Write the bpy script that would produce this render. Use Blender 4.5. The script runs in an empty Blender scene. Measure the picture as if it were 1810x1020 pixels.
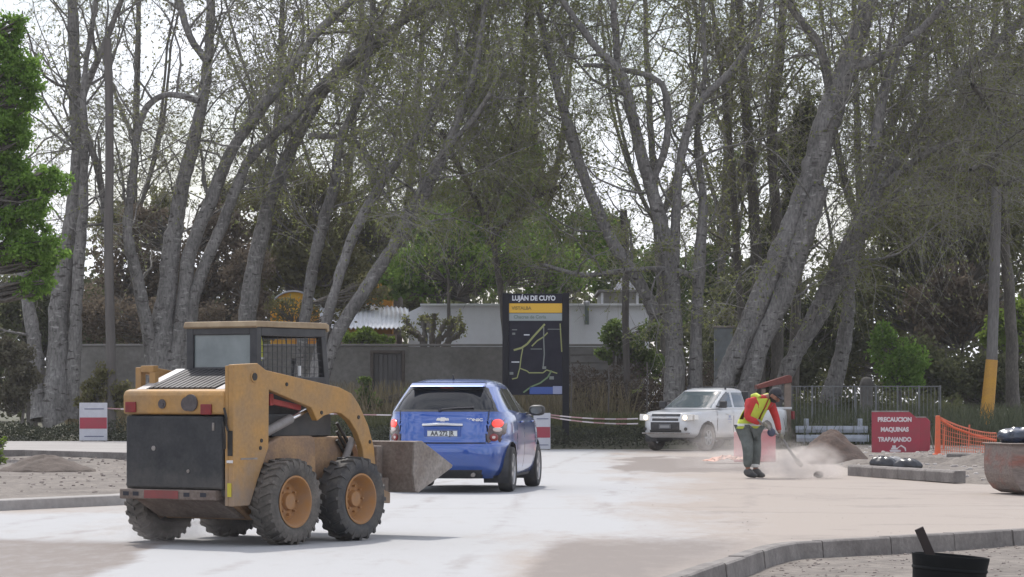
import bpy, bmesh, math, random
import numpy as np
from mathutils import Vector, Matrix
R = math.radians
rng = np.random.default_rng(7)
random.seed(7)
scn = bpy.context.scene
C = scn.collection

# ------------------------------------------------------------------ camera, sky, sun, exposure
F = 5350.0                       # focal length in photo pixels (1810 wide)
HZ = 705.0
CAMH = 1.3
cd = bpy.data.cameras.new('camera'); cam = bpy.data.objects.new('camera', cd); C.objects.link(cam)
cam.location = (0, 0, CAMH); cam.rotation_euler = (R(90), 0, 0)
cd.sensor_width = 36; cd.lens = 36 * F / 1810
cd.shift_y = (HZ - 510) / 1810
cd.clip_start = 0.5; cd.clip_end = 3000
scn.camera = cam

SUN_EL, SUN_AZ = 57, -14          # degrees; azimuth measured from +Y towards +X
w = bpy.data.worlds.new('World'); scn.world = w; w.use_nodes = True
nt = w.node_tree; nt.nodes.clear()
N = nt.nodes.new; L = nt.links.new
out = N('ShaderNodeOutputWorld'); bg = N('ShaderNodeBackground'); L(bg.outputs[0], out.inputs[0])
sky = N('ShaderNodeTexSky'); sky.sky_type = 'NISHITA'; sky.sun_disc = False
sky.sun_elevation = R(SUN_EL); sky.sun_rotation = R(SUN_AZ)
sky.dust_density = 2.5; sky.air_density = 1.0
tc = N('ShaderNodeTexCoord'); mp = N('ShaderNodeMapping'); mp.inputs['Scale'].default_value = (1, 1, 2.2)
nz = N('ShaderNodeTexNoise'); nz.inputs['Scale'].default_value = 7; nz.inputs['Detail'].default_value = 7; nz.inputs['Roughness'].default_value = .55
cr = N('ShaderNodeValToRGB'); cr.color_ramp.elements[0].position = .36; cr.color_ramp.elements[1].position = .60
L(tc.outputs['Generated'], mp.inputs[0]); L(mp.outputs[0], nz.inputs['Vector']); L(nz.outputs['Fac'], cr.inputs[0])
mx = N('ShaderNodeMixRGB'); L(cr.outputs[0], mx.inputs[0]); L(sky.outputs[0], mx.inputs[1]); mx.inputs[2].default_value = (8.6, 8.9, 9.7, 1)
L(mx.outputs[0], bg.inputs[0]); bg.inputs[1].default_value = 0.1

sl = bpy.data.lights.new('sun', 'SUN'); so = bpy.data.objects.new('sun', sl); C.objects.link(so)
sl.energy = 2.1; sl.angle = R(2.5); sl.color = (1, .96, .9)
az = R(SUN_AZ); el = R(SUN_EL)
sd = Vector((math.sin(az) * math.cos(el), math.cos(az) * math.cos(el), math.sin(el)))
so.rotation_euler = sd.to_track_quat('Z', 'Y').to_euler(); so.location = (0, 40, 60)
scn.view_settings.view_transform = 'Standard'; scn.view_settings.look = 'None'
scn.view_settings.gamma = 1; scn.view_settings.exposure = 0.72
scn.cycles.max_bounces = 8; scn.cycles.transparent_max_bounces = 12; scn.cycles.volume_bounces = 1

# ------------------------------------------------------------------ helpers
def at(px, py, Y): return np.array([(px - 905) * Y / F, Y, CAMH + (HZ - py) * Y / F])

def tag(o, label=None, cat=None, group=None, kind=None):
    if label: o['label'] = label
    if cat: o['category'] = cat
    if group: o['group'] = group
    if kind: o['kind'] = kind
    return o
def empty(name, loc, rz, label, cat, group=None):
    o = bpy.data.objects.new(name, None); C.objects.link(o); o.location = loc; o.rotation_euler = (0, 0, rz)
    o.empty_display_size = .2
    return tag(o, label, cat, group)

class MB:
    def __init__(s): s.v = []; s.f = []
    def add(s, vs, fs):
        b = len(s.v); s.v += [tuple(float(c) for c in p) for p in vs]; s.f += [tuple(b + i for i in f) for f in fs]; return s
    def box(s, a, b, rot=None, piv=None):
        (x0, y0, z0), (x1, y1, z1) = a, b
        vs = [Vector(p) for p in ((x0,y0,z0),(x1,y0,z0),(x1,y1,z0),(x0,y1,z0),(x0,y0,z1),(x1,y0,z1),(x1,y1,z1),(x0,y1,z1))]
        if rot is not None:
            pv = Vector(piv) if piv is not None else (vs[0] + vs[6]) / 2
            m = rot if isinstance(rot, Matrix) else Matrix.Rotation(rot[1], 3, rot[0])
            vs = [m @ (p - pv) + pv for p in vs]
        return s.add(vs, [(0,3,2,1),(4,5,6,7),(0,1,5,4),(1,2,6,5),(2,3,7,6),(3,0,4,7)])
    def tube(s, pts, rad, n=8, cap=True):
        pts = [Vector(p) for p in pts]
        if not hasattr(rad, '__len__'): rad = [rad] * len(pts)
        b = len(s.v); t0 = (pts[1] - pts[0]).normalized()
        u = t0.orthogonal().normalized()
        for i, p in enumerate(pts):
            t = (pts[min(i+1, len(pts)-1)] - pts[max(i-1, 0)]).normalized()
            u = (u - t * u.dot(t)).normalized(); vv = t.cross(u)
            for k in range(n):
                a = 2 * math.pi * k / n
                s.v.append(tuple(p + (u * math.cos(a) + vv * math.sin(a)) * rad[i]))
        for i in range(len(pts) - 1):
            for k in range(n):
                s.f.append((b+i*n+k, b+i*n+(k+1)%n, b+(i+1)*n+(k+1)%n, b+(i+1)*n+k))
        if cap:
            s.f.append(tuple(b + k for k in range(n))[::-1]); s.f.append(tuple(b + (len(pts)-1)*n + k for k in range(n)))
        return s
    def prism(s, prof, axis, a, b):
        """closed outline extruded along axis from a to b ('y': prof=(x,z); 'x': (y,z); 'z': (x,y))"""
        def P(q, h):
            return {'y': (q[0], h, q[1]), 'x': (h, q[0], q[1]), 'z': (q[0], q[1], h)}[axis]
        n = len(prof)
        vs = [P(q, a) for q in prof] + [P(q, b) for q in prof]
        fs = [tuple(range(n)), tuple(range(2*n-1, n-1, -1))] + [(i, n+i, n+(i+1)%n, (i+1)%n) for i in range(n)]
        return s.add(vs, fs)
    def lathe(s, prof, axis='z', c=(0,0,0), n=24, cap=False):
        """prof = (radius, height) list"""
        b = len(s.v)
        for (r, h) in prof:
            for k in range(n):
                a = 2*math.pi*k/n; x, y = r*math.cos(a), r*math.sin(a)
                p = {'z': (x, y, h), 'y': (x, h, y), 'x': (h, x, y)}[axis]
                s.v.append((p[0]+c[0], p[1]+c[1], p[2]+c[2]))
        for i in range(len(prof)-1):
            for k in range(n): s.f.append((b+i*n+k, b+i*n+(k+1)%n, b+(i+1)*n+(k+1)%n, b+(i+1)*n+k))
        if cap:
            s.f.append(tuple(b+k for k in range(n))[::-1]); s.f.append(tuple(b+(len(prof)-1)*n+k for k in range(n)))
        return s
    def build(s, name, mat, parent=None, bevel=0, smooth=False, loc=None, label=None, seg=2):
        me = bpy.data.meshes.new(name); me.from_pydata(s.v, [], s.f)
        bm = bmesh.new(); bm.from_mesh(me); bmesh.ops.recalc_face_normals(bm, faces=bm.faces); bm.to_mesh(me); bm.free()
        if smooth:
            me.polygons.foreach_set('use_smooth', [True]*len(me.polygons)); me.set_sharp_from_angle(angle=R(38))
        return link(name, me, mat, parent, bevel, loc, label, seg)
def link(name, me, mat, parent=None, bevel=0, loc=None, label=None, seg=2):
    if mat: me.materials.append(mat)
    o = bpy.data.objects.new(name, me); C.objects.link(o)
    if parent is not None: o.parent = parent
    if loc is not None: o.location = loc
    if label: o['label'] = label
    if bevel:
        m = o.modifiers.new('bevel', 'BEVEL'); m.width = bevel; m.segments = seg; m.limit_method = 'ANGLE'; m.angle_limit = R(35)
    return o
def npmesh(name, V, Fq, mat, parent=None, smooth=False, attrs=None, label=None):
    """V (n,3); Fq (m,k) all faces with k corners"""
    V = np.asarray(V, dtype=np.float32); Fq = np.asarray(Fq, dtype=np.int32)
    me = bpy.data.meshes.new(name); m, k = Fq.shape
    me.vertices.add(len(V)); me.vertices.foreach_set('co', V.ravel())
    me.loops.add(m*k); me.loops.foreach_set('vertex_index', Fq.ravel())
    me.polygons.add(m); me.polygons.foreach_set('loop_start', np.arange(m, dtype=np.int32)*k)
    me.polygons.foreach_set('loop_total', np.full(m, k, dtype=np.int32))
    if smooth: me.polygons.foreach_set('use_smooth', np.ones(m, dtype=bool))
    me.update(calc_edges=True)
    for an, (dom, arr) in (attrs or {}).items():
        at_ = me.attributes.new(an, 'FLOAT', dom); at_.data.foreach_set('value', np.asarray(arr, dtype=np.float32))
    return link(name, me, mat, parent, label=label)
def text(s, size, mat, parent, loc, rot, name='lettering', ext=.004, align='CENTER', bold=.0, sx=1.0):
    cu = bpy.data.curves.new('t', 'FONT'); cu.body = s; cu.size = size; cu.extrude = ext; cu.align_x = align; cu.align_y = 'CENTER'; cu.offset = bold
    o = bpy.data.objects.new('t', cu); C.objects.link(o)
    bpy.context.view_layer.update()
    me = bpy.data.meshes.new_from_object(o.evaluated_get(bpy.context.evaluated_depsgraph_get()))
    bpy.data.objects.remove(o); bpy.data.curves.remove(cu)
    me.materials.clear()
    r = link(name, me, mat, parent); r.location = loc; r.rotation_euler = rot; r.scale = (sx, 1, 1)
    return r
# lettering drawn by strokes is not needed: the built-in font is used

# ------------------------------------------------------------------ materials
MATS = {}
def mat(name, col, rough=.6, metal=0, var=None, vs=4, vd=6, bump=0, bs=30, coat=0, emis=None, spec=.5, stretch=None, lo=.35, hi=.65, fine=0, alpha=None):
    """var = second colour mixed in by noise"""
    m = bpy.data.materials.new(name); m.use_nodes = True; t = m.node_tree; b = t.nodes['Principled BSDF']
    n = t.nodes.new; l = t.links.new
    b.inputs['Base Color'].default_value = (*col, 1); b.inputs['Roughness'].default_value = rough; b.inputs['Metallic'].default_value = metal
    b.inputs['Coat Weight'].default_value = coat; b.inputs['Specular IOR Level'].default_value = spec; b.inputs['Coat Roughness'].default_value = .06
    if emis: b.inputs['Emission Color'].default_value = (*emis[:3], 1); b.inputs['Emission Strength'].default_value = emis[3]
    tcn = n('ShaderNodeTexCoord'); mpn = n('ShaderNodeMapping'); l(tcn.outputs['Object'], mpn.inputs[0])
    if stretch: mpn.inputs['Scale'].default_value = stretch
    if var is not None:
        z = n('ShaderNodeTexNoise'); z.inputs['Scale'].default_value = vs; z.inputs['Detail'].default_value = vd; z.inputs['Roughness'].default_value = .62
        l(mpn.outputs[0], z.inputs['Vector'])
        mr = n('ShaderNodeMapRange'); mr.inputs[1].default_value = lo; mr.inputs[2].default_value = hi; l(z.outputs['Fac'], mr.inputs[0])
        x = n('ShaderNodeMixRGB'); x.inputs[1].default_value = (*col, 1); x.inputs[2].default_value = (*var, 1); l(mr.outputs[0], x.inputs[0])
        last = x.outputs[0]
        if fine:
            z2 = n('ShaderNodeTexNoise'); z2.inputs['Scale'].default_value = vs*9; z2.inputs['Detail'].default_value = 3; l(mpn.outputs[0], z2.inputs['Vector'])
            m2 = n('ShaderNodeMapRange'); m2.inputs[1].default_value = .3; m2.inputs[2].default_value = .7; m2.inputs[3].default_value = 1-fine; m2.inputs[4].default_value = 1+fine; l(z2.outputs['Fac'], m2.inputs[0])
            v = n('ShaderNodeVectorMath'); v.operation = 'SCALE'; l(last, v.inputs[0]); l(m2.outputs[0], v.inputs['Scale']); last = v.outputs[0]
        l(last, b.inputs['Base Color'])
    if bump:
        z = n('ShaderNodeTexNoise'); z.inputs['Scale'].default_value = bs; z.inputs['Detail'].default_value = 5; l(mpn.outputs[0], z.inputs['Vector'])
        bp = n('ShaderNodeBump'); bp.inputs['Strength'].default_value = bump; bp.inputs['Distance'].default_value = .02; l(z.outputs['Fac'], bp.inputs['Height']); l(bp.outputs[0], b.inputs['Normal'])
    MATS[name] = m
    return m
def leafmat(name, c1, c2, trans=.4, c3=None):
    m = bpy.data.materials.new(name); m.use_nodes = True; t = m.node_tree; t.nodes.clear(); n = t.nodes.new; l = t.links.new
    o = n('ShaderNodeOutputMaterial'); d = n('ShaderNodeBsdfDiffuse'); tr = n('ShaderNodeBsdfTranslucent'); mxs = n('ShaderNodeMixShader'); mxs.inputs[0].default_value = trans
    a = n('ShaderNodeAttribute'); a.attribute_name = 'rnd'
    r = n('ShaderNodeValToRGB'); r.color_ramp.elements[0].color = (*c1, 1); r.color_ramp.elements[1].color = (*c2, 1)
    if c3: e = r.color_ramp.elements.new(.93); e.color = (*c2, 1); r.color_ramp.elements[2].color = (*c3, 1)
    l(a.outputs['Fac'], r.inputs[0]); l(r.outputs[0], d.inputs[0]); l(r.outputs[0], tr.inputs[0]); l(d.outputs[0], mxs.inputs[1]); l(tr.outputs[0], mxs.inputs[2]); l(mxs.outputs[0], o.inputs[0])
    return m
yellow = mat('machine_yellow', (.42, .225, .062), .6, var=(.27, .18, .10), vs=3.2, fine=.09, hi=.8, bump=.15)
yellow_dirty = mat('dirty_yellow', (.33, .20, .10), .75, var=(.20, .13, .09), vs=5, fine=.12, bump=.2)
dusty_black = mat('dusty_black', (.014, .016, .019), .65, var=(.036, .036, .038), vs=4, fine=.15, bump=.1)
frame_black = mat('frame_black', (.022, .022, .026), .45, var=(.05, .05, .052), vs=5)
rust_brown = mat('rusty_steel', (.135, .10, .082), .8, var=(.20, .165, .14), vs=4, fine=.2, bump=.3)
steel = mat('worn_steel', (.34, .32, .30), .45, .6, var=(.2, .17, .15), vs=7)
rubber = mat('dusty_rubber', (.07, .064, .058), .9, var=(.15, .132, .115), vs=5, fine=.15, bump=.2)
rubber_clean = mat('tyre_rubber', (.025, .025, .028), .8, var=(.05, .048, .045), vs=8)
rim_orange = mat('rim_orange', (.36, .17, .05), .7, var=(.30, .17, .09), vs=8)
red_lens = mat('red_lens', (.22, .006, .008), .35, var=(.15, .006, .008), vs=10, coat=.15)
red_paint = mat('faded_red', (.40, .06, .05), .6, var=(.26, .05, .05), vs=9)
roof_cream = mat('cab_roof', (.36, .27, .165), .6, var=(.24, .17, .10), vs=6)
glass_tint = mat('tinted_glass', (.010, .011, .013), .10, spec=.45)
def glassmat(name, col, mixf, rough=.03):
    m = bpy.data.materials.new(name); m.use_nodes = True; t = m.node_tree; t.nodes.clear(); n = t.nodes.new; l = t.links.new
    o = n('ShaderNodeOutputMaterial'); tr = n('ShaderNodeBsdfTransparent'); tr.inputs[0].default_value = (*col, 1)
    g = n('ShaderNodeBsdfGlossy'); g.inputs['Roughness'].default_value = rough; f = n('ShaderNodeFresnel'); f.inputs[0].default_value = 1.5
    a = n('ShaderNodeMath'); a.operation = 'MULTIPLY_ADD'; a.inputs[1].default_value = 1.0; a.inputs[2].default_value = mixf; l(f.outputs[0], a.inputs[0])
    mm = n('ShaderNodeMixShader'); l(a.outputs[0], mm.inputs[0]); l(tr.outputs[0], mm.inputs[1]); l(g.outputs[0], mm.inputs[2]); l(mm.outputs[0], o.inputs[0])
    return m
glass = glassmat('clear_glass', (.42, .46, .47), .10)
cab_glass = mat('dusty_cab_glass', (.13, .155, .16), .3, var=(.20, .23, .23), vs=3, coat=.6)
chrome = mat('chrome', (.75, .75, .76), .18, 1)
blue = mat('metallic_blue', (.002, .055, .32), .28, .5, var=(.003, .065, .31), vs=3, coat=1)
blue.node_tree.nodes['Principled BSDF'].inputs['Coat IOR'].default_value = 1.8
white_paint = mat('white_paint', (.60, .61, .63), .35, coat=.7, var=(.58, .57, .56), vs=3)
black_plastic = mat('black_plastic', (.025, .025, .028), .5, var=(.045, .043, .04), vs=10)
conc = (.56, .56, .575)
lens_clear = mat('lamp_lens', (.8, .76, .7), .2, coat=1)
lamp_on = mat('lit_headlamp', (.9, .8, .62), .3, emis=(1, .86, .66, 1.1))
lamp_red = mat('lit_tail_lamp', (.7, .03, .02), .3, emis=(1, .05, .03, .55), coat=.5)
plate_m = mat('number_plate', (.62, .64, .63), .5)
ink = mat('sign_ink', (.02, .02, .03), .6)
white_sign = mat('sign_white', (.50, .50, .54), .6, var=(.44, .44, .48), vs=5)
sign_red = mat('sign_red', (.34, .035, .06), .6, var=(.28, .045, .06), vs=5)
sign_text = mat('sign_lettering', (.62, .56, .57), .6)
orange_pl = mat('orange_plastic', (.72, .13, .045), .55, var=(.58, .13, .06), vs=8)
concrete = mat('kerb_concrete', (.225, .205, .19), .9, var=(.14, .124, .115), vs=2.5, fine=.15, bump=.3)
slab_top = mat('slab_concrete', (.32, .30, .285), .9, var=(.26, .24, .225), vs=1.5, fine=.1, stretch=(.3, 1, 1))
soil_brown = mat('loose_soil', (.095, .06, .045), .95, var=(.055, .037, .03), vs=3, fine=.3, bump=.6, bs=14)
bark = mat('pale_bark', (.20, .188, .178), .9, var=(.10, .092, .086), vs=2.2, fine=.38, bump=.6, bs=9, stretch=(1, 1, .35), lo=.38, hi=.7)
bark_dark = mat('dark_bark', (.085, .075, .068), .9, var=(.13, .115, .10), vs=3, fine=.3, bump=.6, bs=9, stretch=(1, 1, .35))
twig_m = mat('twig_bark', (.24, .225, .195), .9)
# old scars and peeled patches on the big trunks
_t = bark.node_tree; _b = _t.nodes['Principled BSDF']; _src = _b.inputs['Base Color'].links[0].from_socket
_tc = _t.nodes.new('ShaderNodeTexCoord'); _mp = _t.nodes.new('ShaderNodeMapping'); _mp.inputs['Scale'].default_value = (1, 1, 2.4); _n = _t.nodes.new('ShaderNodeTexNoise'); _n.inputs['Scale'].default_value = 4.2; _n.inputs['Detail'].default_value = 6
_t.links.new(_tc.outputs['Object'], _mp.inputs[0]); _t.links.new(_mp.outputs[0], _n.inputs['Vector'])
_r = _t.nodes.new('ShaderNodeMapRange'); _r.inputs[1].default_value = .60; _r.inputs[2].default_value = .68; _t.links.new(_n.outputs['Fac'], _r.inputs[0])
_x = _t.nodes.new('ShaderNodeMixRGB'); _t.links.new(_r.outputs[0], _x.inputs[0]); _t.links.new(_src, _x.inputs[1]); _x.inputs[2].default_value = (.06, .052, .046, 1)
_r2 = _t.nodes.new('ShaderNodeMapRange'); _r2.inputs[1].default_value = .40; _r2.inputs[2].default_value = .30; _t.links.new(_n.outputs['Fac'], _r2.inputs[0])
_x2 = _t.nodes.new('ShaderNodeMixRGB'); _t.links.new(_r2.outputs[0], _x2.inputs[0]); _t.links.new(_x.outputs[0], _x2.inputs[1]); _x2.inputs[2].default_value = (.30, .287, .27, 1); _t.links.new(_x2.outputs[0], _b.inputs['Base Color'])
wall_m = mat('block_wall', (.23, .22, .21), .9, var=(.15, .14, .13), vs=.8, fine=.15)
white_wall = mat('white_render', (.78, .78, .83), .9, var=(.70, .70, .75), vs=.35, fine=.03)
sign_dark = mat('totem_dark', (.012, .012, .020), .8, var=(.018, .018, .028), vs=4, spec=.2)

def low_mud(m, z0, z1, col):
    '''dried mud splashed over the lower part of a machine (patchy, by real height)'''
    t = m.node_tree; b = t.nodes['Principled BSDF']; src = b.inputs['Base Color'].links[0].from_socket; n = t.nodes.new; l = t.links.new
    tc = n('ShaderNodeTexCoord'); sp = n('ShaderNodeSeparateXYZ'); l(tc.outputs['Object'], sp.inputs[0]); z = n('ShaderNodeTexNoise'); z.inputs['Scale'].default_value = 7; z.inputs['Detail'].default_value = 7; z.inputs['Roughness'].default_value = .7; l(tc.outputs['Object'], z.inputs['Vector'])
    a = n('ShaderNodeMath'); a.operation = 'MULTIPLY_ADD'; a.inputs[1].default_value = (z1-z0)*1.5; l(z.outputs['Fac'], a.inputs[0]); l(sp.outputs['Z'], a.inputs[2])
    r = n('ShaderNodeMapRange'); r.inputs[1].default_value = z1+.75*(z1-z0); r.inputs[2].default_value = z0+.75*(z1-z0); r.inputs[3].default_value = 0; r.inputs[4].default_value = .85; l(a.outputs[0], r.inputs[0])
    x = n('ShaderNodeMixRGB'); l(r.outputs[0], x.inputs[0]); l(src, x.inputs[1]); x.inputs[2].default_value = (*col, 1); l(x.outputs[0], b.inputs['Base Color'])
low_mud(yellow, .25, .85, (.24, .195, .165)); low_mud(dusty_black, .30, .75, (.11, .10, .09))

# ------------------------------------------------------------------ noise helper (value noise, numpy)
_tab = rng.random((256, 256))
def vnoise(x, y):
    x = np.asarray(x, float); y = np.asarray(y, float)
    xi = np.floor(x).astype(int); yi = np.floor(y).astype(int); fx = x-xi; fy = y-yi
    fx = fx*fx*(3-2*fx); fy = fy*fy*(3-2*fy)
    g = lambda a, b: _tab[a % 256, b % 256]
    return (g(xi, yi)*(1-fx)+g(xi+1, yi)*fx)*(1-fy)+(g(xi, yi+1)*(1-fx)+g(xi+1, yi+1)*fx)*fy
def fbm(x, y, o=4):
    s = 0; a = .5
    for k in range(o): s = s + a*vnoise(x*2**k+17*k, y*2**k+31*k); a *= .5
    return s/(1-.5**o)
def sm(a, b, x): t = np.clip((x-a)/(b-a), 0, 1); return t*t*(3-2*t)

# ------------------------------------------------------------------ the ground
KY = [8, 14, 18, 21.7, 23.2, 26.3, 27.2, 27.7, 28.5, 29.1, 30, 31.2, 33, 36]
KX = [-3.0, -1.1, .1, 1.08, 1.41, 2.14, 2.41, 2.98, 3.70, 4.33, 5.07, 6.6, 10, 26]
def grid(name, Ys, x0, x1, nx, zf, m, attrs=None, kind='structure'):
    Ys = np.asarray(Ys, float); t = np.linspace(0, 1, nx)
    X = x0(Ys)[:, None]*(1-t)+x1(Ys)[:, None]*t; Y = np.repeat(Ys[:, None], nx, 1); Z = zf(X, Y)
    V = np.stack([X, Y, Z], -1).reshape(-1, 3); ny = len(Ys)
    i = (np.arange(ny-1)[:, None]*nx+np.arange(nx-1)).ravel()
    Q = np.stack([i, i+1, i+nx+1, i+nx], -1)
    at_ = {k: ('POINT', f(X, Y).ravel()) for k, f in (attrs or {}).items()}
    o = npmesh(name, V, Q, m, None, True, at_); tag(o, kind=kind); return o
def terrain_z(X, Y):
    z = -.14 + .03*(fbm(X*.8, Y*.8)-.5)
    back = .35*sm(77.8, 83, Y)+.06*(fbm(X*.5, Y*.5)-.5)*sm(79, 84, Y)
    return z + (back+.12)*sm(77.6, 77.9, Y)
dirt_m = mat('packed_dirt', (.19, .165, .143), .95, var=(.12, .102, .088), vs=1.1, fine=.28, bump=.7, bs=22)
earth_m = mat('dark_earth', (.10, .09, .065), .95, var=(.07, .075, .04), vs=1.2, fine=.3, bump=.5)  # darker, slightly greenish earth beyond the road
Ysn = np.concatenate([np.linspace(6, 36, 150), np.linspace(36.5, 77.5, 80)])
grid('dirt_ground', Ysn, lambda Y: Y*0-60, lambda Y: Y*0+60, 260, terrain_z, dirt_m)
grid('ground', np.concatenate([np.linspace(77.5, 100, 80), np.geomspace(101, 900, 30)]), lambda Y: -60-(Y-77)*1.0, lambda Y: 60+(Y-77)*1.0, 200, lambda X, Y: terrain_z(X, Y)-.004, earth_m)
grid('dirt_ground_near', np.linspace(-700, 6, 30), lambda Y: Y*0-700, lambda Y: Y*0+700, 20, lambda X, Y: X*0-.14, dirt_m).name = 'dirt_ground'
grid('side_ground', np.linspace(6, 700, 30), lambda Y: Y*0-900, lambda Y: Y*0-59.9, 8, lambda X, Y: X*0-.16, dirt_m).name = 'dirt_ground'
grid('side_ground', np.linspace(6, 700, 30), lambda Y: Y*0+59.9, lambda Y: Y*0+900, 8, lambda X, Y: X*0-.16, dirt_m).name = 'dirt_ground'

# road: concrete slab with drifted sand
def uv_of(X, Y): return 905+X*F/Y, HZ+CAMH*F/Y
def sand_f(X, Y):
    u, v = uv_of(X, Y)
    n = fbm(X*.35+3, Y*.10)-.5; n2 = fbm(X*1.2, Y*.35+9)-.5
    s = sm(1030, 1330, u+260*n+140*n2 - (v-850)*.4)*.95
    s = np.maximum(s, sm(935, 1010, v+50*n)*sm(850, 1000, u+80*n2)*.9)
    s = np.maximum(s, .35*sm(1.0, 0, np.abs(X+5.5-0*Y))*0)
    s = np.maximum(s, .55*sm(912, 903, v)*sm(520, 420, u)*sm(40, 37, Y))
    s = s+.22*sm(.0, .2, n2)
    return np.clip(s, 0, 1)
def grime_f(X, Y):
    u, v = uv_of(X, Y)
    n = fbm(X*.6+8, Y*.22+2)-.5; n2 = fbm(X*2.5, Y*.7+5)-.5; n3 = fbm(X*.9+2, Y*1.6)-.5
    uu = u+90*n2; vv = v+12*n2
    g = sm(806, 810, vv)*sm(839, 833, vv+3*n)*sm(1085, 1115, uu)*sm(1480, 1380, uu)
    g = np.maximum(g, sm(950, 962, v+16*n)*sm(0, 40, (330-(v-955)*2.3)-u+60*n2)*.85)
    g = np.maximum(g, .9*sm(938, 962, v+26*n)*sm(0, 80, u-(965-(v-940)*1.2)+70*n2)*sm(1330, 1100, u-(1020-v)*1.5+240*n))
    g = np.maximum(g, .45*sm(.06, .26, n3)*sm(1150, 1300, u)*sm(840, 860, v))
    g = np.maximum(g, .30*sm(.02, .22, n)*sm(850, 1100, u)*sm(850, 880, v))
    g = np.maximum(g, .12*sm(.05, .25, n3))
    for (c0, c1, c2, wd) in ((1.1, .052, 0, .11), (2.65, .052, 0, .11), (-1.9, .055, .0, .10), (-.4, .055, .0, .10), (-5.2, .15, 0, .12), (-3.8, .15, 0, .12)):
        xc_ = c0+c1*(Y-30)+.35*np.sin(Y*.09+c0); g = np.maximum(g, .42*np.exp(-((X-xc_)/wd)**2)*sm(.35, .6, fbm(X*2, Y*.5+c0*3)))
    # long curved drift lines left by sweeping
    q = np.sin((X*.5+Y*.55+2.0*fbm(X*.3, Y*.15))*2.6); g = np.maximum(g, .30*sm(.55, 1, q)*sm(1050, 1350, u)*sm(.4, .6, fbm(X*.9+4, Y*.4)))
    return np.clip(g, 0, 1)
rm = bpy.data.materials.new('dusty_concrete_road'); rm.use_nodes = True; t = rm.node_tree; b = t.nodes['Principled BSDF']; b.inputs['Roughness'].default_value = .85
n = t.nodes.new; l = t.links.new
a1 = n('ShaderNodeAttribute'); a1.attribute_name = 'sand'; a2 = n('ShaderNodeAttribute'); a2.attribute_name = 'grime'
tcn = n('ShaderNodeTexCoord'); mpn = n('ShaderNodeMapping'); mpn.inputs['Scale'].default_value = (1.0, .30, 1); l(tcn.outputs['Object'], mpn.inputs[0])
z1 = n('ShaderNodeTexNoise'); z1.inputs['Scale'].default_value = 5; z1.inputs['Detail'].default_value = 8; z1.inputs['Roughness'].default_value = .7; l(mpn.outputs[0], z1.inputs['Vector'])
z2 = n('ShaderNodeTexNoise'); z2.inputs['Scale'].default_value = 40; z2.inputs['Detail'].default_value = 3; l(tcn.outputs['Object'], z2.inputs['Vector'])
def mix(fac, c1, c2):
    x = n('ShaderNodeMixRGB')
    for s, v in ((0, fac), (1, c1), (2, c2)):
        if isinstance(v, tuple): x.inputs[s].default_value = (*v, 1)
        else: l(v, x.inputs[s])
    return x.outputs[0]
def ma(op, a, b_=0.0, c=None):
    x = n('ShaderNodeMath'); x.operation = op
    for s, v in enumerate((a, b_) if c is None else (a, b_, c)):
        if isinstance(v, (int, float)): x.inputs[s].default_value = v
        else: l(v, x.inputs[s])
    return x.outputs[0]
def edge(fac, amp):
    e = ma('ADD', fac, ma('MULTIPLY', ma('SUBTRACT', z1.outputs['Fac'], .5), amp))
    mr = n('ShaderNodeMapRange'); mr.inputs[1].default_value = .12; mr.inputs[2].default_value = .88; l(e, mr.inputs[0]); return mr.outputs[0]
cl = mix(ma('MULTIPLY', z1.outputs['Fac'], .5), (.345, .345, .352), (.295, .29, .285))
cl = mix(edge(a1.outputs['Fac'], .9), cl, (.280, .238, .206))
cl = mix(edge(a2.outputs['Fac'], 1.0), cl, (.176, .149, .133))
sc = ma('MULTIPLY_ADD', z2.outputs['Fac'], .26, .87)
v = n('ShaderNodeVectorMath'); v.operation = 'SCALE'; l(cl, v.inputs[0]); l(sc, v.inputs['Scale']); l(v.outputs[0], b.inputs['Base Color'])
bp = n('ShaderNodeBump'); bp.inputs['Strength'].default_value = .25; bp.inputs['Distance'].default_value = .02; l(z1.outputs['Fac'], bp.inputs['Height']); l(bp.outputs[0], b.inputs['Normal'])
road_xmax = lambda Y: np.where(Y < 36, np.interp(Y, KY, KX), 50.0)
Yr = np.concatenate([np.linspace(8, 16, 20), np.linspace(16.2, 36, 260), np.linspace(36.3, 77.8, 300)])
grid('road', Yr, lambda Y: Y*0-50, road_xmax, 900, lambda X, Y: X*0, rm, {'sand': sand_f, 'grime': grime_f})

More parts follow.
